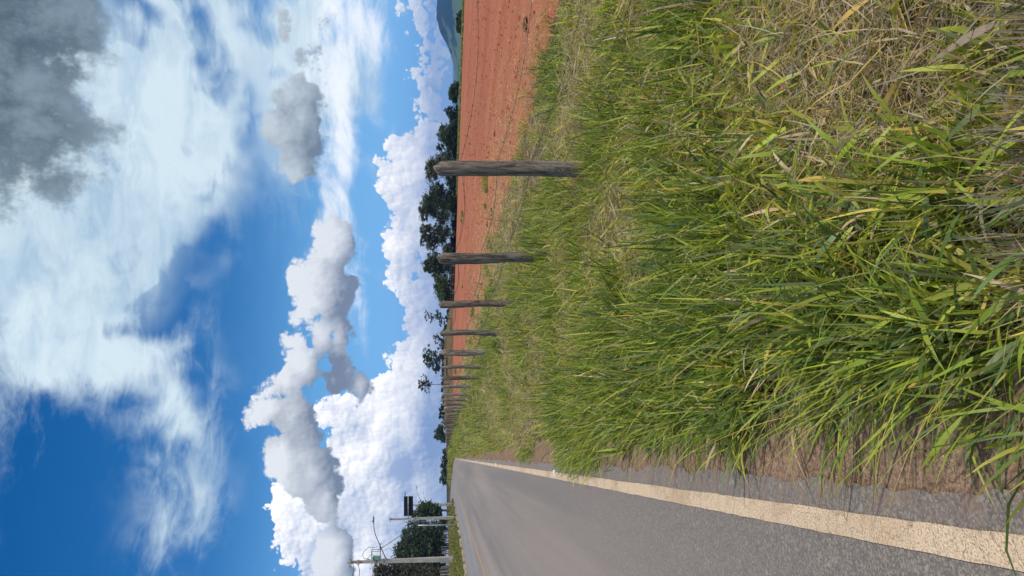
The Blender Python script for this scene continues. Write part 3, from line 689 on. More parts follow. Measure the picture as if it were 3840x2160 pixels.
# three strands of barbed wire stapled to the field side of the posts
pre = (fx(3.85), 3.85, float(H(fx(3.85), 3.85)), 1.70, 0.15); pre2 = (fx(0.3), 0.3, float(H(fx(0.3), 0.3)), 1.70, .15)
for s_ in range(4):
    mb = MB(); pts = []
    seq = [pre2, pre]+tops[:50]
    for a, bb in zip(seq[:-1], seq[1:]):
        n = 10 if bb[1] < 24 else 3
        for k in range(n):
            f = k/n; hz = [0.30, 0.62, 0.96, 1.32][s_]
            za = a[2]+hz*(a[3]-a[2]-0.12)/1.45; zb = bb[2]+hz*(bb[3]-bb[2]-0.12)/1.45
            pts.append((a[0]*(1-f)+bb[0]*f+0.078, a[1]*(1-f)+bb[1]*f, za*(1-f)+zb*f-0.035*math.sin(math.pi*f)*(1+0.5*s_ % 2)))
    rad = [max(0.0016, 0.00030*ZC(p[0], p[1])) for p in pts]
    mb.tube(pts, rad, 5, False)
    for i in range(60):       # barbs
        k = i*0.22+s_*0.09
        j = min(int(k/3.56*10)+10, len(pts)-2); p = Vector(pts[j]).lerp(Vector(pts[j+1]), (k/3.56*10) % 1)
        for q in range(2):
            dv = Vector((random.uniform(-1, 1), random.uniform(-.6, .6), random.uniform(-1, 1))).normalized()*0.016
            mb.tube([p-dv, p+dv], 0.0014, 4, True)
    o = mb.build('barbed_wire', WIRE, fence); o.location = -fl
# ================================================================ studs on the edge line
STW = simple('stud_white', (0.55, 0.55, 0.52), (0.70, 0.70, 0.66), 20, 0.5, bmp=0)
def stud():
    root = empty('road_stud', (0, 0, 0))
    mb = MB(); mb.loft([[(-.05, -.045, 0), (.05, -.045, 0), (.05, .045, 0), (-.05, .045, 0)], [(-.045, -.022, .019), (.045, -.022, .019), (.045, .022, .019), (-.045, .022, .019)]])
    mb.build('housing', STW, root, bevel=0.003)
    for s in (-1, 1):
        rf = MB().add([(-.036, s*.041, .004), (.036, s*.041, .004), (.036, s*.026, .0165), (-.036, s*.026, .0165)], [(0, 1, 2, 3)] if s < 0 else [(3, 2, 1, 0)])
        rf.build('reflector', STEEL, root)
    return root
def copy_tree(o, parent=None):
    c = o.copy(); COL.objects.link(c)
    if parent: c.parent = parent
    for ch in list(o.children): copy_tree(ch, c)
    return c
sproto = stud()
for i, (Y, lab) in enumerate([(11.3, 'nearest white road stud by the grass tuft on the edge line'), (25.2, 'white road stud on the edge line just beyond the crack across it'), (42.5, 'third white road stud along the edge line'),
                       (59, 'fourth white road stud along the edge line'), (76, 'farthest white road stud that still shows on the edge line')]):
    o = sproto if i == 0 else copy_tree(sproto)
    o.location = (float(XRF(Y))-0.14, Y, 0.016); o.scale = (1, 1.15, 1.3)
    tag(o, lab, 'road stud', 'studs along the edge line')
# ================================================================ kerb stones on the far verge
KERB = simple('kerb_stone', (0.26, 0.19, 0.14), (0.42, 0.34, 0.27), 5.0, 0.9)
kb = None; ky = 63.0; n = 0
spots = []
while ky < 190:
    gap = 0.3 if n % 5 else 2.5
    spots.append((ky, 1.0)); ky += 1.0+gap*(1+0.04*(ky-60)); n += 1
kerb = empty('broken_kerb', (float(XLF(110))-0.25, 110, 0)); tag(kerb, 'broken row of pinkish kerb stones along the foot of the far grass verge', 'kerb')
for i, (Y, L) in enumerate(spots):
    r = np.random.default_rng(i)
    mb = MB(); mb.box((0, 0, 0.09), 0.30, 1.0, 0.24)
    o = mb.build('kerb_stone', KERB, kerb, bevel=0.03) if i == 0 else kb.copy()
    if i == 0: kb = o
    else: COL.objects.link(o)
    o.location = Vector((float(XLF(Y))-0.22+r.uniform(-.1, .1), Y, r.uniform(-.10, .03)))-kerb.location; o.rotation_euler = (r.uniform(-.06, .06), r.uniform(-.15, .15), r.uniform(-.08, .08)); o.scale = (1, r.uniform(.6, 1.3), r.uniform(.7, 1.2))
# ================================================================ utility poles
def gz(X, Y): return float(H(X, Y))
def pole(py, z, top_x, label, arm=True, w0=0.46, w1=0.22, extras=False, arm_label=None):
    p = at(1700, py, z); X, Y = p.x, p.y; g = gz(X, Y); top = at(top_x, py, z).z
    root = empty('utility_pole', (X, Y, g), -YAW); tag(root, label, 'utility pole', 'concrete utility poles across the road')
    h = top-g; mb = MB()
    sc = [(-.5, -.5), (.5, -.5), (.5, -.28), (.36, -.16), (.36, .16), (.5, .28), (.5, .5), (-.5, .5), (-.5, .28), (-.36, .16), (-.36, -.16), (-.5, -.28)]
    mb.loft([[(a*w, c*w*0.8, zz) for a, c in sc] for zz, w in ((-1, w0*1.03), (0, w0), (h*0.5, (w0+w1)/2), (h, w1))])
    mb.build('shaft', CONC, root, bevel=0.008)
    if arm:
        hb = h*0.63 if not extras else (at(1452, py, z).z-g)
        pts = [(0.1, 0, hb), (0.5, 0, hb+0.25), (3.3, 0, hb+1.45), (4.2, 0, hb+1.62), (5.0, 0, hb+1.63)]
        am = MB().tube(pts, [0.07, 0.06, 0.05, 0.045, 0.045], 8).build('lamp_arm', DARKM, root, smooth=True)
        hd = MB().loft([[(x_, yy_*s1, hb+1.66+zz_*s1) for yy_, zz_ in ((-.16, -.03), (-.12, .07), (.12, .07), (.16, -.03), (.1, -.08), (-.1, -.08))] for x_, s1 in ((4.6, .45), (4.9, 1), (5.35, 1), (5.6, .5))])
        lamp = hd.build('lamp_head', DARKM, am, smooth=False)
        MB().tube([(4.95, 0, hb+1.72), (4.95, 0, hb+1.86)], 0.07, 8).build('photocell', DARKM, lamp)
    for dz in (0.35, 1.35) if extras else (0.4,):
        MB().box((0, -0.2, h-dz), 1.1 if dz < 1 else 0.7, 0.09, 0.11).build('crossarm', CONC, root, bevel=0.01)
        for q in (-0.45, 0.45):
            MB().tube([(q*(1 if dz < 1 else .6), -0.2, h-dz+0.05), (q*(1 if dz < 1 else .6), -0.2, h-dz+0.2)], [0.05, 0.035], 8).build('insulator', DARKM, root)
    return root, h, g, w0, w1
root1, h1, g1, _, _ = pole(2096, 92, 1305, 'nearest and tallest concrete utility pole, carrying a metal frame with a green box', extras=True, w0=0.60, w1=0.30)
root2, h2, g2, _, _ = pole(1941, 154, 1458, 'concrete utility pole rising just beside the black sign back', w0=0.56, w1=0.34)
root3, h3, g3, _, _ = pole(1890, 215, 1518, 'concrete utility pole whose top is hidden by the black sign back', w0=0.6, w1=0.34)
root4, h4, g4, _, _ = pole(1896, 285, 1556, 'farthest thin utility pole just left of the one below the sign', w0=0.34, w1=0.24)
# equipment on the nearest pole
GREEN = simple('green_enamel', (0.10, 0.22, 0.16), (0.15, 0.30, 0.22), 4, 0.5, bmp=0)
BLUEC = simple('blue_cable', (0.04, 0.12, 0.22), (0.06, 0.18, 0.30), 4, 0.5, bmp=0)
def lz(x): return at(x, 2096, 92).z-g1
fr = MB(); x0, x1_ = 0.15, 1.35; za, zb = lz(1427), lz(1394)
for yy_ in (-0.35, 0.35):
    fr.tube([(x0, yy_, za), (x1_, yy_, za)], 0.05, 4).tube([(x0, yy_, zb), (x1_, yy_, zb)], 0.05, 4).tube([(x1_, yy_, za), (x1_, yy_, zb)], 0.05, 4)
fr.tube([(x1_, -.35, za), (x1_, .35, za)], 0.045, 4).tube([(x1_, -.35, zb), (x1_, .35, zb)], 0.045, 4)
frame = fr.build('equipment_frame', STEEL, root1)
MB().box((0.42, 0, (za+zb)/2-0.02), 0.42, 0.5, (zb-za)*0.8).build('switch_box', GREEN, frame, bevel=0.04)
cb = MB()
cb.tube([(0.2, 0.1, zb+0.2), (0.35, 0.1, zb+0.9), (0.8, 0.1, zb+1.15), (1.3, 0.1, zb+0.9), (1.75, 0.1, zb+0.35), (1.7, 0, zb-0.3), (1.85, 0, zb-0.7)], 0.035, 6)
cb.tube([(1.35, 0, za), (1.9, 0, za+0.1), (2.2, 0, za-0.05)], 0.05, 6)
cb.build('blue_cable', BLUEC, root1, smooth=True)
lp = MB(); lp.tube([(0.1, 0, h1-2.2), (0.7, 0, h1-2.6), (0.85, 0, h1-3.0), (0.5, 0, h1-3.6), (0.1, 0, h1-4.0)], 0.03, 6)
lp.tube([(0.2, 0, za-0.1), (1.2, .1, za-0.3), (1.6, 0, za-1.0), (1.2, 0, za-1.6)], 0.018, 5)
lp.build('jumper_cable', BLACK, root1, smooth=True)
def cable(a, bpt, sag, rad, label):
    a, bpt = Vector(a), Vector(bpt); pts = []
    for i in range(17):
        f = i/16; p = a.lerp(bpt, f); p.z -= sag*4*f*(1-f); pts.append(p)
    o = MB().tube([p-a for p in pts], rad, 5).build('overhead_cable', BLACK, None, smooth=True); o.location = a
    tag(o, label, 'cable', 'overhead cables'); return o
cable(at(1418, 2062, 92), at(1546, 1948, 154), 1.0, 0.045, 'thick cable sloping from the metal frame towards the big dark tree')
cable(at(1468, 2090, 92), at(1560, 1938, 154), 0.6, 0.04, 'lower cable leaving the nearest pole towards the big dark tree')
cable(at(1530, 1944, 154), at(1566, 1893, 215), 1.6, 0.045, 'cable strung between the pole by the sign and the next one')
e_ = at(1303, 2190, 75); cable(at(1314, 2097, 92), e_, 0.5, 0.03, 'uppermost cable at the very top of the nearest pole')
cable(at(1335, 2108, 92), at(1326, 2200, 75), 0.5, 0.035, 'second cable from the top of the nearest pole')
cable(at(1411, 2104, 92), at(1405, 2200, 75), 0.1, 0.04, 'third cable leaving the nearest pole beside the green box')
# ================================================================ black sign back on a cantilever pole
zs_ = 118
bp = at(1690, 1970, zs_); gS = gz(bp.x, bp.y)
sr = empty('road_sign', (bp.x, bp.y, gS), -YAW); tag(sr, 'black back of a large road sign held out over the lane by a cantilever pole', 'road sign')
def sl_(x, y): q = at(x, y, zs_)-Vector((bp.x, bp.y, gS)); return (q.dot(RT), 0.0, q.z)
A = lambda x, y, dy=0.0: Vector(sl_(x, y))+Vector((0, dy, 0))
MB().tube([(0, 0, -0.8), A(1600, 1970), A(1567, 1970)], [0.11, 0.10, 0.09], 12).build('pole', STEEL, sr, smooth=True)
MB().tube([A(1567, 1970), A(1531, 1943)], 0.07, 8).tube([A(1570, 1964), A(1538, 1940)], 0.055, 8).build('brace', STEEL, sr, smooth=True)
MB().tube([A(1531, 1943, -.12), A(1531, 1861, -.12)], 0.065, 10).build('arm', STEEL, sr, smooth=True)
SB, t, b, P = mat('sign_back'); setc(t, b, cmix(t, noise(t, P, 1.5, 5).ss(.3, .7), (0.006, 0.007, 0.010), (0.012, 0.013, 0.017))); b.inputs['Roughness'].default_value = 0.6
pts_ = [A(1515.5, 1861), A(1550, 1861), A(1548, 1935), A(1513.5, 1935)]
cx_ = sum((p for p in pts_), Vector())/4; Wd_ = abs(pts_[0].x-pts_[3].x); Hd_ = abs(pts_[0].z-pts_[1].z)
pn = MB().box(cx_+Vector((0, 0.05, 0)), Wd_, 0.05, Hd_).build('panel', SB, sr, bevel=0.01)
rb = MB()
for k in (-.5, -.167, .167, .5): rb.box(cx_+Vector((k*(Wd_-.06), 0.0, 0)), 0.04, 0.05, Hd_-.04)
for k in (-.5, 0.5): rb.box(cx_+Vector((0, -0.002, k*(Hd_-.06))), Wd_-.02, 0.045, 0.04)
rb.build('stiffener', SB, pn)
# ================================================================ fence across the road
lf = empty('far_verge_fence', (-19.6, 150, gz(-19.6, 150))); tag(lf, 'old post fence behind the far verge under the big dark tree', 'fence')
Y = 96.0; i = 0; ps = []
while Y < 330 and i < 62:
    r = np.random.default_rng(500+i); X = -20.5-(max(0, Y-240)**2)/900
    X += r.uniform(-.2, .2); g = gz(X, Y)
    if i < 8:
        mb = post_mesh('post', 2.05*r.uniform(.9, 1.08), r.uniform(.22, .34), .2, 600+i, topk=.05, sides=8); o = mb.build('post', WOOD[i % 3], lf, smooth=True); ps.append(o)
    else:
        o = ps[int(r.integers(0, 8))].copy(); COL.objects.link(o)
    o.location = Vector((X, Y, g))-lf.location; o.rotation_euler = (r.uniform(-.04, .04), r.uniform(-.04, .04), r.uniform(0, 3)); o.scale = (1, 1, r.uniform(.9, 1.15))
    Y += r.uniform(2.8, 4.2); i += 1
for hz_ in (0.5, 1.0, 1.4):
    MB().tube([(-20.5-(max(0, y-240)**2)/900, y, gz(-20.5, y)+hz_) for y in np.linspace(96, 320, 30)], 0.02, 4).build('wire', WIRE, lf).location = -lf.location
# the wire fence crossing the foot of the bank, beyond the field
def far_fence(pix, z, h, label, step, rail=True):
    P0 = [at(x, y, z) for x, y in pix]; root = empty('field_fence', P0[0]); tag(root, label, 'fence')
    dist = sum((P0[k+1]-P0[k]).length for k in range(len(P0)-1)); n = int(dist/step); cum = 0; out = []
    for k in range(n+1):
        s = k*step; j = 0; acc = 0
        while j < len(P0)-2 and s > acc+(P0[j+1]-P0[j]).length: acc += (P0[j+1]-P0[j]).length; j += 1
        q = P0[j].lerp(P0[j+1], (s-acc)/(P0[j+1]-P0[j]).length); out.append(q)
    first = None
    for q in out:
        g = gz(q.x, q.y)
        if first is None: first = MB().tube([(0, 0, -0.3), (0, 0, h*0.5), (0, 0, h)], [0.09, 0.085, 0.08], 7).build('post', WOOD[2], root); o = first
        else: o = first.copy(); COL.objects.link(o)
        o.location = Vector((q.x, q.y, g))-P0[0]; o.scale = (1, 1, random.uniform(.85, 1.1))
    for hh in (h*0.45, h*0.92):
        MB().tube([Vector((q.x, q.y, gz(q.x, q.y)+hh))-P0[0] for q in out], 0.05, 4).build('wire', WOOD[2], root)
    return root
far_fence([(1700, 960), (1700, 1140)], 206, 1.25, 'pale post and wire fence in front of the dense trees beyond the red field', 2.6)
far_fence([(1690, 1150), (1690, 1560)], 232, 1.2, 'post and wire fence running along the brown bank beyond the red field', 4.0)
# ================================================================ trees
def leaf_mat(name, c1, c2):
    m = bpy.data.materials.new(name); m.use_nodes = True; t = m.node_tree; t.nodes.clear()
    a = attrf(t, 'tint', 'Color'); p = t.nodes.new('ShaderNodeBsdfPrincipled'); p.inputs['Roughness'].default_value = 0.6; p.inputs['Specular IOR Level'].default_value = 0.25
    t.links.new(a.s, p.inputs['Base Color']); tr = t.nodes.new('ShaderNodeBsdfTranslucent'); t.links.new(a.s, tr.inputs['Color'])
    mx = t.nodes.new('ShaderNodeMixShader'); mx.inputs[0].default_value = 0.22; t.links.new(p.outputs[0], mx.inputs[1]); t.links.new(tr.outputs[0], mx.inputs[2])
    o = t.nodes.new('ShaderNodeOutputMaterial'); t.links.new(mx.outputs[0], o.inputs[0]); return m
LEAF = leaf_mat('tree_leaf', 0, 0)
def crown(name, blobs, n, size, tint, parent, sparse=0.0, seed=0, mt=LEAF, clump=0.55):
    """leaf-sized faces gathered in clumps inside the given ellipsoids (centre, radii), local coordinates"""
    r = np.random.default_rng(seed); n = int(n*1.7); size = size*1.15; vol = np.array([b[1][0]*b[1][1]*b[1][2] for b in blobs])**0.75; Vs = []; Cs = []
    ncl = max(8, int(n/30)); bi = r.choice(len(blobs), ncl, p=vol/vol.sum())
    u = r.normal(size=(ncl, 3)); u /= np.linalg.norm(u, axis=1, keepdims=True); rad = r.random((ncl, 1))**(0.42)
    cen = np.array([blobs[k][0] for k in bi]); rr = np.array([blobs[k][1] for k in bi])
    cc = cen+u*rad*rr; cs = 1.15*clump*rr.min(1)*r.uniform(0.35, 0.95, ncl)*(1-0.5*sparse)
    ci = r.integers(0, ncl, n); off = r.normal(size=(n, 3))*0.5; P = cc[ci]+off*cs[ci][:, None]*np.array([1, 1, 0.65])
    a = r.normal(size=(n, 3)); a /= np.linalg.norm(a, axis=1, keepdims=True); b_ = np.cross(a, r.normal(size=(n, 3))); b_ /= np.linalg.norm(b_, axis=1, keepdims=True)
    a[:, 2] *= 0.6
    s = size*r.uniform(0.5, 1.25, (n, 1)); l = s*1.5
    V = np.stack([P-a*l, P+b_*s*0.6, P+a*l, P-b_*s*0.6], 1).reshape(-1, 3)
    F = np.arange(n*4).reshape(-1, 4)
    ct = r.uniform(0.7, 1.35, (ncl, 1)); col = np.array(tint)[None]*ct[ci]*r.uniform(0.75, 1.25, (n, 1))*(1+r.normal(0, .05, (n, 3)))
    return np_mesh(name, V, F, mt, parent, smooth=False, cols=np.repeat(np.clip(col, 0.004, 1), 4, 0)), cc
def tree(name, label, cat, base, z, blobs, n, size, tint, trunk_r=0.2, sparse=0.0, seed=0, group=None, multi=1, limbs=16, bark=BARK, hidden_base=0.0, clump=0.55):
    """base and blobs are read off the photograph as rows and columns; depth z in metres"""
    bx, by = base; p0 = at(bx, by, z); g = gz(p0.x, p0.y); root = empty(name, (p0.x, p0.y, g), -YAW); tag(root, label, cat, group)
    r = np.random.default_rng(seed+77); B = []
    for (x, y, rx, ry) in blobs:
        q = at(x, y, z)-Vector((p0.x, p0.y, g)); R_ = ry*z/2770; Rz = rx*z/2770
        B.append(((q.dot(RT), r.uniform(-.35, .35)*R_, q.z), (R_, max(R_, Rz)*0.8, Rz)))
    c_, cc = crown('crown', B, n, size, tint, root, sparse, seed, clump=clump)
    mb = MB(); cz = min(b[0][2]-b[1][2] for b in B); tz = max(0.5, cz+0.2*(max(b[0][2] for b in B)-cz))
    for k in range(multi):
        dx = (k-(multi-1)/2)*trunk_r*4; top = Vector((dx*2+r.normal(0, .2), r.normal(0, .2), tz))
        mb.tube([(dx*.3, 0, -0.4), Vector((dx*.5, 0, 0)).lerp(top, .4), top], [trunk_r*1.25, trunk_r, trunk_r*0.75], 8)
        lim = cc[r.choice(len(cc), min(limbs, len(cc)), replace=False)]
        for c in lim:
            c = Vector(c); mid = top.lerp(c, 0.5)+Vector((r.normal(0, .25), r.normal(0, .25), -0.06*(c-top).length)); mb.tube([top, mid, c], [trunk_r*0.55, trunk_r*0.3, trunk_r*0.1], 5)
    mb.build('trunk', bark, root, smooth=True)
    return root
DK = (0.048, 0.074, 0.028); OL = (0.070, 0.086, 0.032); MD = (0.058, 0.100, 0.030); LT = (0.065, 0.105, 0.030); RB = (0.075, 0.070, 0.036)
# across the road
tree('broadleaf_tree', 'big dense dark green tree standing behind the nearest utility pole', 'tree', (1692, 2050), 178,
     [(1570, 2060, 70, 90), (1530, 2080, 48, 62), (1600, 1995, 60, 50), (1545, 2010, 40, 40), (1620, 2120, 50, 60), (1575, 2140, 60, 60), (1620, 2040, 45, 60), (1520, 2110, 30, 50), (1508, 2060, 26, 50), (1560, 1975, 34, 30)], 16000, 0.20, DK, 0.5, 0.1, 1)
tree('broadleaf_tree', 'green bushy tree directly below the black sign back', 'tree', (1690, 1915), 190,
     [(1600, 1910, 34, 26), (1575, 1930, 28, 22), (1622, 1912, 30, 22), (1640, 1925, 20, 20)], 4200, 0.20, MD, 0.3, 0.35, 2)
tree('broadleaf_tree', 'reddish brown tinged tree at the far edge behind the nearest pole', 'tree', (1692, 2150), 150,
     [(1450, 2150, 55, 48), (1430, 2130, 32, 30), (1490, 2165, 50, 40), (1530, 2150, 40, 30), (1580, 2170, 60, 40), (1640, 2160, 50, 40)], 7000, 0.17, RB, 0.4, 0.25, 3)
tree('broadleaf_tree', 'dark low tree filling the gap behind the posts across the road', 'tree', (1692, 2125), 215,
     [(1640, 2120, 35, 70), (1640, 2030, 32, 60), (1655, 1975, 22, 30)], 5000, 0.22, DK, 0.3, 0.2, 4)
# the belt beyond the red field, right to left along the photograph's row of crowns
BG = 'trees in the belt beyond the red field'
tree('broadleaf_tree', 'low round dark tree in front of the blue hill at the far right end', 'tree', (1740, 75), 215, [(1728, 75, 16, 46), (1722, 95, 12, 26)], 2200, 0.24, DK, 0.2, 0.0, 5)
tree('broadleaf_tree', 'rounded dark tree standing alone beside the blue hill', 'tree', (1727, 352), 212, [(1700, 350, 19, 30), (1712, 335, 14, 26), (1706, 372, 12, 14)], 2600, 0.2, DK, 0.25, 0.1, 6)
tree('broadleaf_tree', 'open branched tree at the right hand end of the dark belt', 'tree', (1722, 450), 214, [(1690, 425, 22, 26), (1700, 470, 20, 34), (1672, 412, 8, 12)], 2300, 0.19, DK, 0.25, 0.4, 7, BG)
tree('broadleaf_tree', 'tree left of the open branched one with a ragged top', 'tree', (1718, 520), 212, [(1672, 510, 30, 40), (1695, 540, 22, 50), (1655, 490, 14, 22), (1650, 555, 16, 18)], 4200, 0.2, DK, 0.3, 0.2, 8, BG)
tree('broadleaf_tree', 'tall tree rising directly behind the nearest fence post', 'tree', (1714, 630), 212, [(1640, 620, 42, 38), (1620, 650, 26, 34), (1675, 610, 32, 48), (1690, 670, 20, 34)], 5600, 0.2, OL, 0.35, 0.15, 9, BG)
tree('broadleaf_tree', 'tallest dense tree just left of the nearest fence post', 'tree', (1710, 770), 214, [(1610, 760, 38, 44), (1590, 790, 20, 40), (1640, 725, 32, 40), (1660, 790, 44, 50), (1690, 740, 20, 50)], 8000, 0.2, DK, 0.4, 0.08, 10, BG)
tree('broadleaf_tree', 'loose airy tree with sky showing through above the second post', 'tree', (1708, 880), 214, [(1600, 870, 24, 36), (1620, 905, 28, 34), (1655, 870, 34, 44), (1585, 905, 14, 22)], 4600, 0.19, OL, 0.35, 0.5, 11, BG)
tree('broadleaf_tree', 'dense tree immediately behind the second fence post', 'tree', (1706, 1000), 212, [(1625, 985, 36, 38), (1650, 1010, 38, 46), (1605, 1000, 20, 24), (1680, 960, 24, 48)], 6200, 0.2, DK, 0.35, 0.15, 12, BG)
tree('broadleaf_tree', 'low dense bushy tree ending the belt beside the third post', 'tree', (1702, 1095), 208, [(1660, 1085, 28, 44), (1645, 1060, 18, 26), (1680, 1110, 20, 32), (1672, 1130, 12, 20)], 4400, 0.2, MD, 0.3, 0.15, 13, BG)
tree('savanna_tree', 'small thin crooked tree right of the fourth post with bare twigs', 'tree', (1690, 1195), 236, [(1640, 1180, 20, 26), (1608, 1190, 20, 22), (1655, 1205, 14, 22), (1595, 1170, 8, 12)], 900, 0.17, DK, 0.13, 0.55, 14, limbs=34, clump=0.35)
tree('savanna_tree', 'sparse little tree between the fourth and fifth posts', 'tree', (1680, 1272), 250, [(1640, 1270, 14, 22), (1655, 1295, 12, 18), (1628, 1262, 8, 10)], 650, 0.17, DK, 0.09, 0.55, 15, limbs=30, multi=2, clump=0.35)
tree('savanna_tree', 'spreading savanna tree with dark trunk behind the fifth post', 'tree', (1680, 1342), 245, [(1610, 1320, 28, 32), (1625, 1365, 28, 32), (1600, 1345, 18, 30), (1645, 1335, 18, 34), (1640, 1385, 14, 18)], 2600, 0.18, DK, 0.16, 0.4, 16, limbs=40, clump=0.38)
tree('savanna_tree', 'lone slender tree standing up above the posts left of the spreading tree', 'tree', (1672, 1441), 240, [(1580, 1445, 16, 24), (1590, 1425, 18, 18), (1600, 1462, 14, 14), (1572, 1440, 9, 14), (1612, 1440, 10, 16)], 1100, 0.17, DK, 0.13, 0.5, 17, limbs=40, clump=0.36)
tree('broadleaf_tree', 'small dark round tree on the bank beyond the posts near the lone slender tree', 'tree', (1672, 1540), 260, [(1655, 1540, 9, 16), (1650, 1560, 7, 10), (1656, 1524, 6, 9)], 900, 0.2, DK, 0.12, 0.2, 18)
tree('broadleaf_tree', 'round dark tree with a pale stem above the crowded far posts', 'tree', (1672, 1636), 255, [(1640, 1632, 14, 20), (1652, 1620, 16, 26), (1662, 1640, 12, 26), (1645, 1607, 8, 10)], 2600, 0.19, MD, 0.14, 0.05, 19, bark=CONC)
BS = 'bushes behind the far end of the roadside fence'
for k, (x, y, rx, ry, lab) in enumerate([(1666, 1697, 9, 14, 'small leafy bush just left of the round dark tree'), (1663, 1722, 10, 14, 'second leafy bush left of the round dark tree'),
        (1660, 1748, 12, 14, 'taller leafy bush midway along the far posts'), (1663, 1772, 11, 13, 'bright leafy bush before the last of the far bushes'), (1660, 1797, 13, 15, 'last and fullest bush before the open skyline')]):
    tree('bush', lab, 'bush', (1680, y), 262, [(x, y, rx, ry), (x+6, y+6, rx*.8, ry)], 800, 0.2, LT if k > 2 else MD, 0.06, 0.2, 30+k, BS, limbs=8)
# a hedge of dark scrub along the foot of the belt and the bank: nobody could count its plants
r = np.random.default_rng(3); bl = []
root = empty('scrub', at(1690, 1250, 262))
for y in range(1120, 1640, 14):
    q = at(1680, y, 262); g = gz(q.x, q.y); bl.append(((q.x-root.location.x, q.y-root.location.y, g+0.3-root.location.z), (1.0, 1.0, 0.75)))
for y in range(400, 1120, 12):
    q = at(1700, y, 216+r.uniform(-3, 3)); g = gz(q.x, q.y); bl.append(((q.x-root.location.x, q.y-root.location.y, g+0.7-root.location.z), (1.1, 1.1, 1.0)))
o, _ = crown('scrub', bl, 16000, 0.2, (0.035, 0.05, 0.02), None, 0, 5); o.location = root.location; bpy.data.objects.remove(root)
tag(o, 'dark scrub growing along the foot of the trees and the top of the bank', 'scrub', kind='stuff')
# grass strip at the far end of the field
gs_ = Heap(); n = 24000; y_ = rng.uniform(-60, 1150, n); zf = np.interp(y_, [0, 600, 950, 1300], [196, 205, 222, 226])+rng.random(n)*9; xc = (1080-y_)/2770*zf
X = xc*CT+zf*ST; Y = -xc*ST+zf*CT
gs_.add(*ribbons(np.stack([X, Y, H(X, Y)], 1), rng.uniform(.3, .9, n), 0.22+0*X, rng.uniform(0, 6.28, n), np.abs(rng.normal(0, .3, n)), np.abs(rng.normal(.5, .3, n)), rng.normal(0, .4, n), pick(n, (.25, .2, .1, .12, .06, .12, .05, .3))*0.8, 2))
tag(gs_.build('field_edge_grass', GM), 'dull green grass strip along the far edge of the red field', 'grass', kind='stuff')
# ================================================================ hills
def hill(name, prof, z, depth, mt, label, base=-80):
    """ridge line read off the photograph, built as a real slope running down towards the viewer"""
    ys_ = np.linspace(prof[0][0], prof[-1][0], 160); xs_ = np.interp(ys_, [p[0] for p in prof], [p[1] for p in prof])
    hz_ = -(xs_-1681)/2770*z+EYE; V = []; nk = 26
    for k in range(nk+8):
        f = k/(nk-1); zz = z-depth*(1-f) if k < nk else z+depth*0.5*(k-nk+1)/8
        e = f**0.9 if k < nk else 1-((k-nk+1)/8)**1.3
        for yv, hh in zip(ys_, hz_):
            xc = (1080-yv)/2770*z
            X = xc*CT+zz*ST; Y = -xc*ST+zz*CT
            w = (vnoise(X, Y, 0.004, 7)-.5)*60*math.sin(min(f, 1)*math.pi)+(vnoise(X, Y, 0.012, 9)-.5)*22*math.sin(min(f, 1)*math.pi)+(vnoise(X, Y, 0.05, 9)-.5)*3
            V.append((X, Y, base+(hh-base)*e+float(w)*(hh-base)/150))
    n = len(ys_); ii = np.arange(len(V)).reshape(-1, n)
    F = np.stack([ii[:-1, :-1], ii[:-1, 1:], ii[1:, 1:], ii[1:, :-1]], -1).reshape(-1, 4)
    o = np_mesh(name, V, F, mt); tag(o, label, kind='structure'); return o
m, t, b, P = mat('forested_hill')
n_ = noise(t, P, 0.004, 6, 0.6, 0.5); n2_ = noise(t, P, 0.05, 4, 0.7)
s_ = t.nodes.new('ShaderNodeSeparateXYZ'); t.links.new(P.s, s_.inputs[0]); pz = T(t, s_.outputs[2])
c_ = cmix(t, n2_.ss(.35, .65), (0.010, 0.022, 0.018), (0.020, 0.036, 0.024))
c_ = cmix(t, (n_+pz.ss(30.0, -50.0)*0.22).ss(0.58, 0.62), c_, (0.085, 0.125, 0.045))
setc(t, b, c_); b.inputs['Roughness'].default_value = 1.0; b.inputs['Specular IOR Level'].default_value = 0.0
hill('hill', [(-700, 1700), (-400, 1655), (-150, 1642), (0, 1639), (68, 1636.7), (100, 1644), (123, 1650), (150, 1668.5), (175, 1679), (196, 1687), (241, 1700), (273, 1707), (330, 1716), (450, 1722)], 3200, 900, m, 'near blue green hill with pasture patches at the right')
hill('distant_hills', [(-100, 1700), (200, 1702), (255, 1699), (275, 1702), (296, 1700), (320, 1706), (350, 1703), (387, 1697), (430, 1700), (500, 1704), (700, 1706), (1000, 1702)], 7000, 1500, m, 'faint blue distant hills behind the end of the tree belt', base=-150)
# ================================================================ small things
WEED = grass_mat('weed_leaf')
def weed(name, X, Y, s, seed, label, cat='weed', group='weed tufts on the red field', n=90, pal=(.35, .1, .4, .05, .02, .02, 0, .1)):
    r = np.random.default_rng(seed); a = r.uniform(0, 6.28, n); pos = np.stack([r.normal(0, .16*s, n), r.normal(0, .16*s, n), np.zeros(n)], 1)
    z = float(ZC(X, Y))
    V_, F_, C_ = ribbons(pos, s*r.uniform(.25, .6, n), np.maximum(r.uniform(.012, .03, n), z/739*0.5), a, np.abs(r.normal(.6, .3, n)), np.abs(r.normal(.5, .3, n)), r.normal(0, .4, n), pick(n, pal), 3)
    o = np_mesh(name, V_, F_, WEED, cols=C_); o.location = (X, Y, gz(X, Y)); tag(o, label, cat, group); return o
def g_at(x, y):
    """where the view ray through (x, y) meets the ground"""
    d = FW+RT*((1080-y)/2770)-UC*((x-1920)/2770); s = 3.0
    while s < 2000:
        p = Vector((0, 0, EYE))+d*s
        if p.z < gz(p.x, p.y): return p
        s *= 1.01
    return p
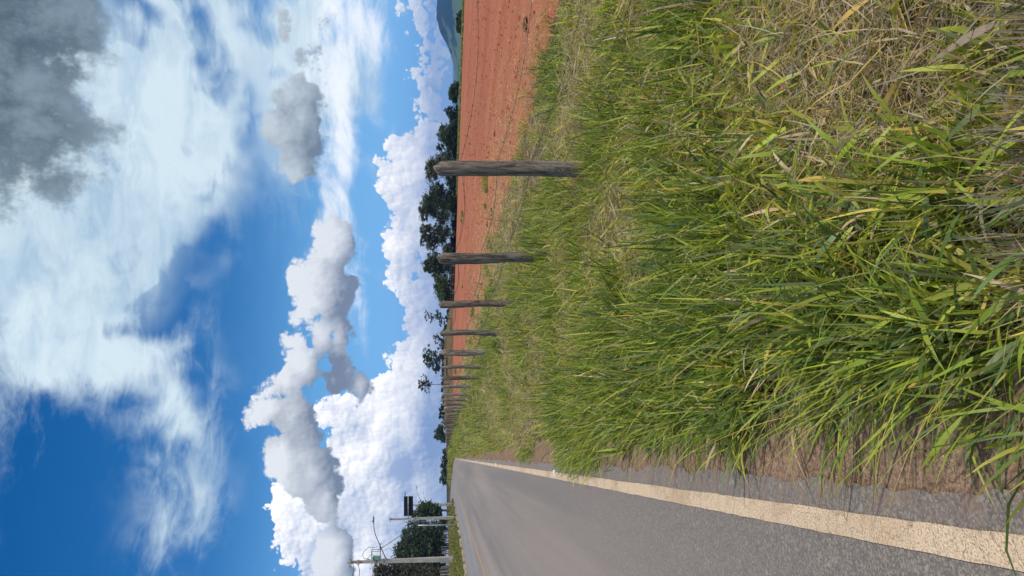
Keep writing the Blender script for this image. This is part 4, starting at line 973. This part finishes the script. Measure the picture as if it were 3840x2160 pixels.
for k, (x, y, s, lab) in enumerate([(1738, 1022-220, .9, 'low green weed on smooth red soil right of the second post'), (1735, 828, .7, 'smaller green weed beside the low one on smooth red soil'), (1828, 668, .9, 'green weed tuft touching the left side of the nearest post'),
        (1830, 706, .7, 'weed tuft a step left of the nearest post'), (1825, 772, .35, 'tiny weed on the stubble between the first and second posts'), (1850, 920, .8, 'yellowish weed clump right of the second post'),
        (1838, 998, .8, 'leafy weed clump just left of the second post'), (1840, 1025, .6, 'smaller weed beyond the clump left of the second post'), (1736, 1076, .35, 'tiny weed on bare soil right of the third post'),
        (1796, 1110, .4, 'low weed near the third post'), (1780, 1170, .9, 'spreading weed between the third and fourth posts'), (1815, 1200, .9, 'bushy weed near the verge right of the fourth post'),
        (1772, 1280, 1.1, 'broad weed between the fourth and fifth posts'), (1712, 1392, 1.6, 'green shrubby weed far out between the sixth and seventh posts'), (1764, 540, .3, 'tiny weed alone on the soil far right of the nearest post')]):
    p = g_at(x, y); weed('weed_tuft', p.x, p.y, s, 60+k, lab)
CLOD = simple('soil_clod', (0.06, 0.03, 0.02), (0.17, 0.07, 0.04), 12, 1.0)
for k, (x, y, s, lab) in enumerate([(1846, 795, .16, 'dark clod on the straw right of the second post'), (1829, 840, .12, 'dark oblong clod nearest the second post'), (1975, 90, .15, 'dark clod in the furrow at the far right of the field'),
        (1858, 500, .12, 'dark clod on bare soil right of the nearest post'), (1824, 1115, .14, 'dark clod beside the third post'), (1778, 1202, .14, 'dark clod near the spreading weed')]):
    p = g_at(x, y); r = np.random.default_rng(k); mb = MB(); rings = []
    for q in range(5):
        a = q/4*math.pi; rings.append([(math.cos(u)*max(.05, math.sin(a))*s*r.uniform(.7, 1.2)*1.4, math.sin(u)*max(.05, math.sin(a))*s*r.uniform(.7, 1.2), s*.35*(1-math.cos(a))-.02) for u in np.linspace(0, 2*math.pi, 8)[:-1]])
    o = mb.loft(rings).build('soil_clod', CLOD, None, smooth=False); o.location = p; o.rotation_euler = (0, 0, r.uniform(0, 3)); tag(o, lab, 'clod', 'dark clods lying on the red field')
# spiky rosette plant on the far verge
p = at(1690, 1666, 128); n = 34; r = np.random.default_rng(4); a = r.uniform(0, 6.28, n)
V_, F_, C_ = ribbons(np.zeros((n, 3))+[0, 0, .1], r.uniform(.8, 1.3, n), np.full(n, .17), a, r.uniform(.2, 1.4, n), r.uniform(.1, .5, n), r.normal(0, .2, n), pick(n, (.2, .0, .5, 0, 0, 0, 0, .3)), 4)
o = np_mesh('rosette_plant', V_, F_, WEED, cols=C_); X_ = fx(p.y)-1.0; o.location = (X_, p.y, p.z-.5); tag(o, 'spiky rosette plant growing in the verge grass before the crowded far posts', 'plant')
# dry twig standing by the fence line
p = g_at(1905, 835); mb = MB(); mb.tube([(0, 0, -.05), (.02, 0, .35), (.05, .02, .75)], [.010, .007, .003], 5); mb.tube([(.03, 0, .5), (-.06, 0, .72)], [.005, .002], 4); mb.tube([(.04, .01, .62), (.13, 0, .78)], [.004, .002], 4)
o = mb.build('dry_twig', BARK, None); o.location = p; o.rotation_euler = (0.1, 0.1, 0); tag(o, 'bare dark forked twig standing up from the grass right of the second post', 'twig')
p = g_at(1896, 745); mb = MB(); mb.tube([(-.45, 0, .02), (0, .03, .05), (.5, 0, .02)], [.018, .02, .012], 6)
o = mb.build('fallen_stick', WOOD[2], None); o.location = p; o.rotation_euler = (0, 0, -YAW+.15); tag(o, 'pale fallen stick lying at the edge of the grass left of the nearest post', 'stick')
# litter
p = g_at(3040, 275); r = np.random.default_rng(9); RAG = simple('grey_plastic', (0.16, 0.17, 0.19), (0.34, 0.35, 0.38), 18, 0.55, (1, 4, 1), spec=.4)
nu, nv = 15, 8; V_ = [(0.085*(u/(nu-1)-.5)*2*(1+.1*r.normal()), 0.028*(v/(nv-1)-.5)*2*(1+.4*math.sin(u*.8)), .012*math.sin(u*1.3+v)+.010*r.normal()+.02) for u in range(nu) for v in range(nv)]
ii = np.arange(nu*nv).reshape(nu, nv); F_ = np.stack([ii[:-1, :-1], ii[1:, :-1], ii[1:, 1:], ii[:-1, 1:]], -1).reshape(-1, 4)
o = np_mesh('plastic_scrap', V_, F_, RAG); sm = o.modifiers.new('s', 'SOLIDIFY'); sm.thickness = .0015; o.location = p+Vector((0, 0, .07)); o.rotation_euler = (.35, .2, 1.2); tag(o, 'crumpled grey plastic scrap caught in dry straw near a red cap', 'litter')
p = g_at(2995, 335); RED = simple('red_plastic', (0.55, 0.06, 0.05), (0.62, 0.09, 0.08), 9, 0.4, bmp=0, spec=.5)
mb = MB(); mb.loft([[(math.cos(u)*rr_, math.sin(u)*rr_, zz) for u in np.linspace(0, 2*math.pi, 17)[:-1]] for rr_, zz in ((.015, 0), (.015, .010), (.0135, .012), (.002, .012))])
o = mb.build('bottle_cap', RED, None, smooth=False); o.location = p+Vector((0, 0, .07)); o.rotation_euler = (.9, .3, 0); tag(o, 'small red plastic cap lying in straw beside the grey scrap', 'cap')

# crumbled clods all over the ploughed soil near the fence
r = np.random.default_rng(12); n = 5200; Y = r.uniform(4, 70, n); X = 5.6+r.random(n)**1.6*26; z = ZC(X, Y); k = frustum_ok(X, Y) & (X-XRF(Y) > 6.0); X, Y, z = X[k], Y[k], z[k]; n = len(X)
o8 = np.array([[1, 0, 0], [0, 1, 0], [-1, 0, 0], [0, -1, 0], [0, 0, .8], [0, 0, -.5]]); s = np.maximum(r.uniform(.012, .05, n)*r.uniform(.5, 1.5, n), z/739*.35)
V_ = o8[None]*s[:, None, None]*r.uniform(.6, 1.4, (n, 6, 3)); V_[:, :, 0] += X[:, None]; V_[:, :, 1] += Y[:, None]; V_[:, :, 2] += H(X, Y)[:, None]+.005
F_ = np.array([(0, 1, 4), (1, 2, 4), (2, 3, 4), (3, 0, 4), (1, 0, 5), (2, 1, 5), (3, 2, 5), (0, 3, 5)]); F_ = (np.arange(n)[:, None, None]*6+F_[None]).reshape(-1, 3)
SOILC = simple('red_clod', (0.20, 0.062, 0.036), (0.36, 0.125, 0.075), 3, 1.0)
tag(np_mesh('loose_clods', V_.reshape(-1, 3), F_, SOILC, smooth=False), 'crumbled lumps of red soil scattered over the ploughed field', 'soil', kind='stuff')
# ================================================================ air
hzm = bpy.data.materials.new('haze'); hzm.use_nodes = True; t = hzm.node_tree; t.nodes.clear()
pv = t.nodes.new('ShaderNodeVolumePrincipled'); pv.inputs['Color'].default_value = (0.22, 0.48, 1.0, 1); pv.inputs['Density'].default_value = 0.00012; pv.inputs['Anisotropy'].default_value = 0.2
ho = t.nodes.new('ShaderNodeOutputMaterial'); t.links.new(pv.outputs[0], ho.inputs['Volume'])
hb = MB().box((2000, 3950, -60), 12000, 9900, 600).build('haze', hzm); tag(hb, kind='stuff', label='thin pale blue air that softens the far hills')
S.cycles.volume_bounces = 0
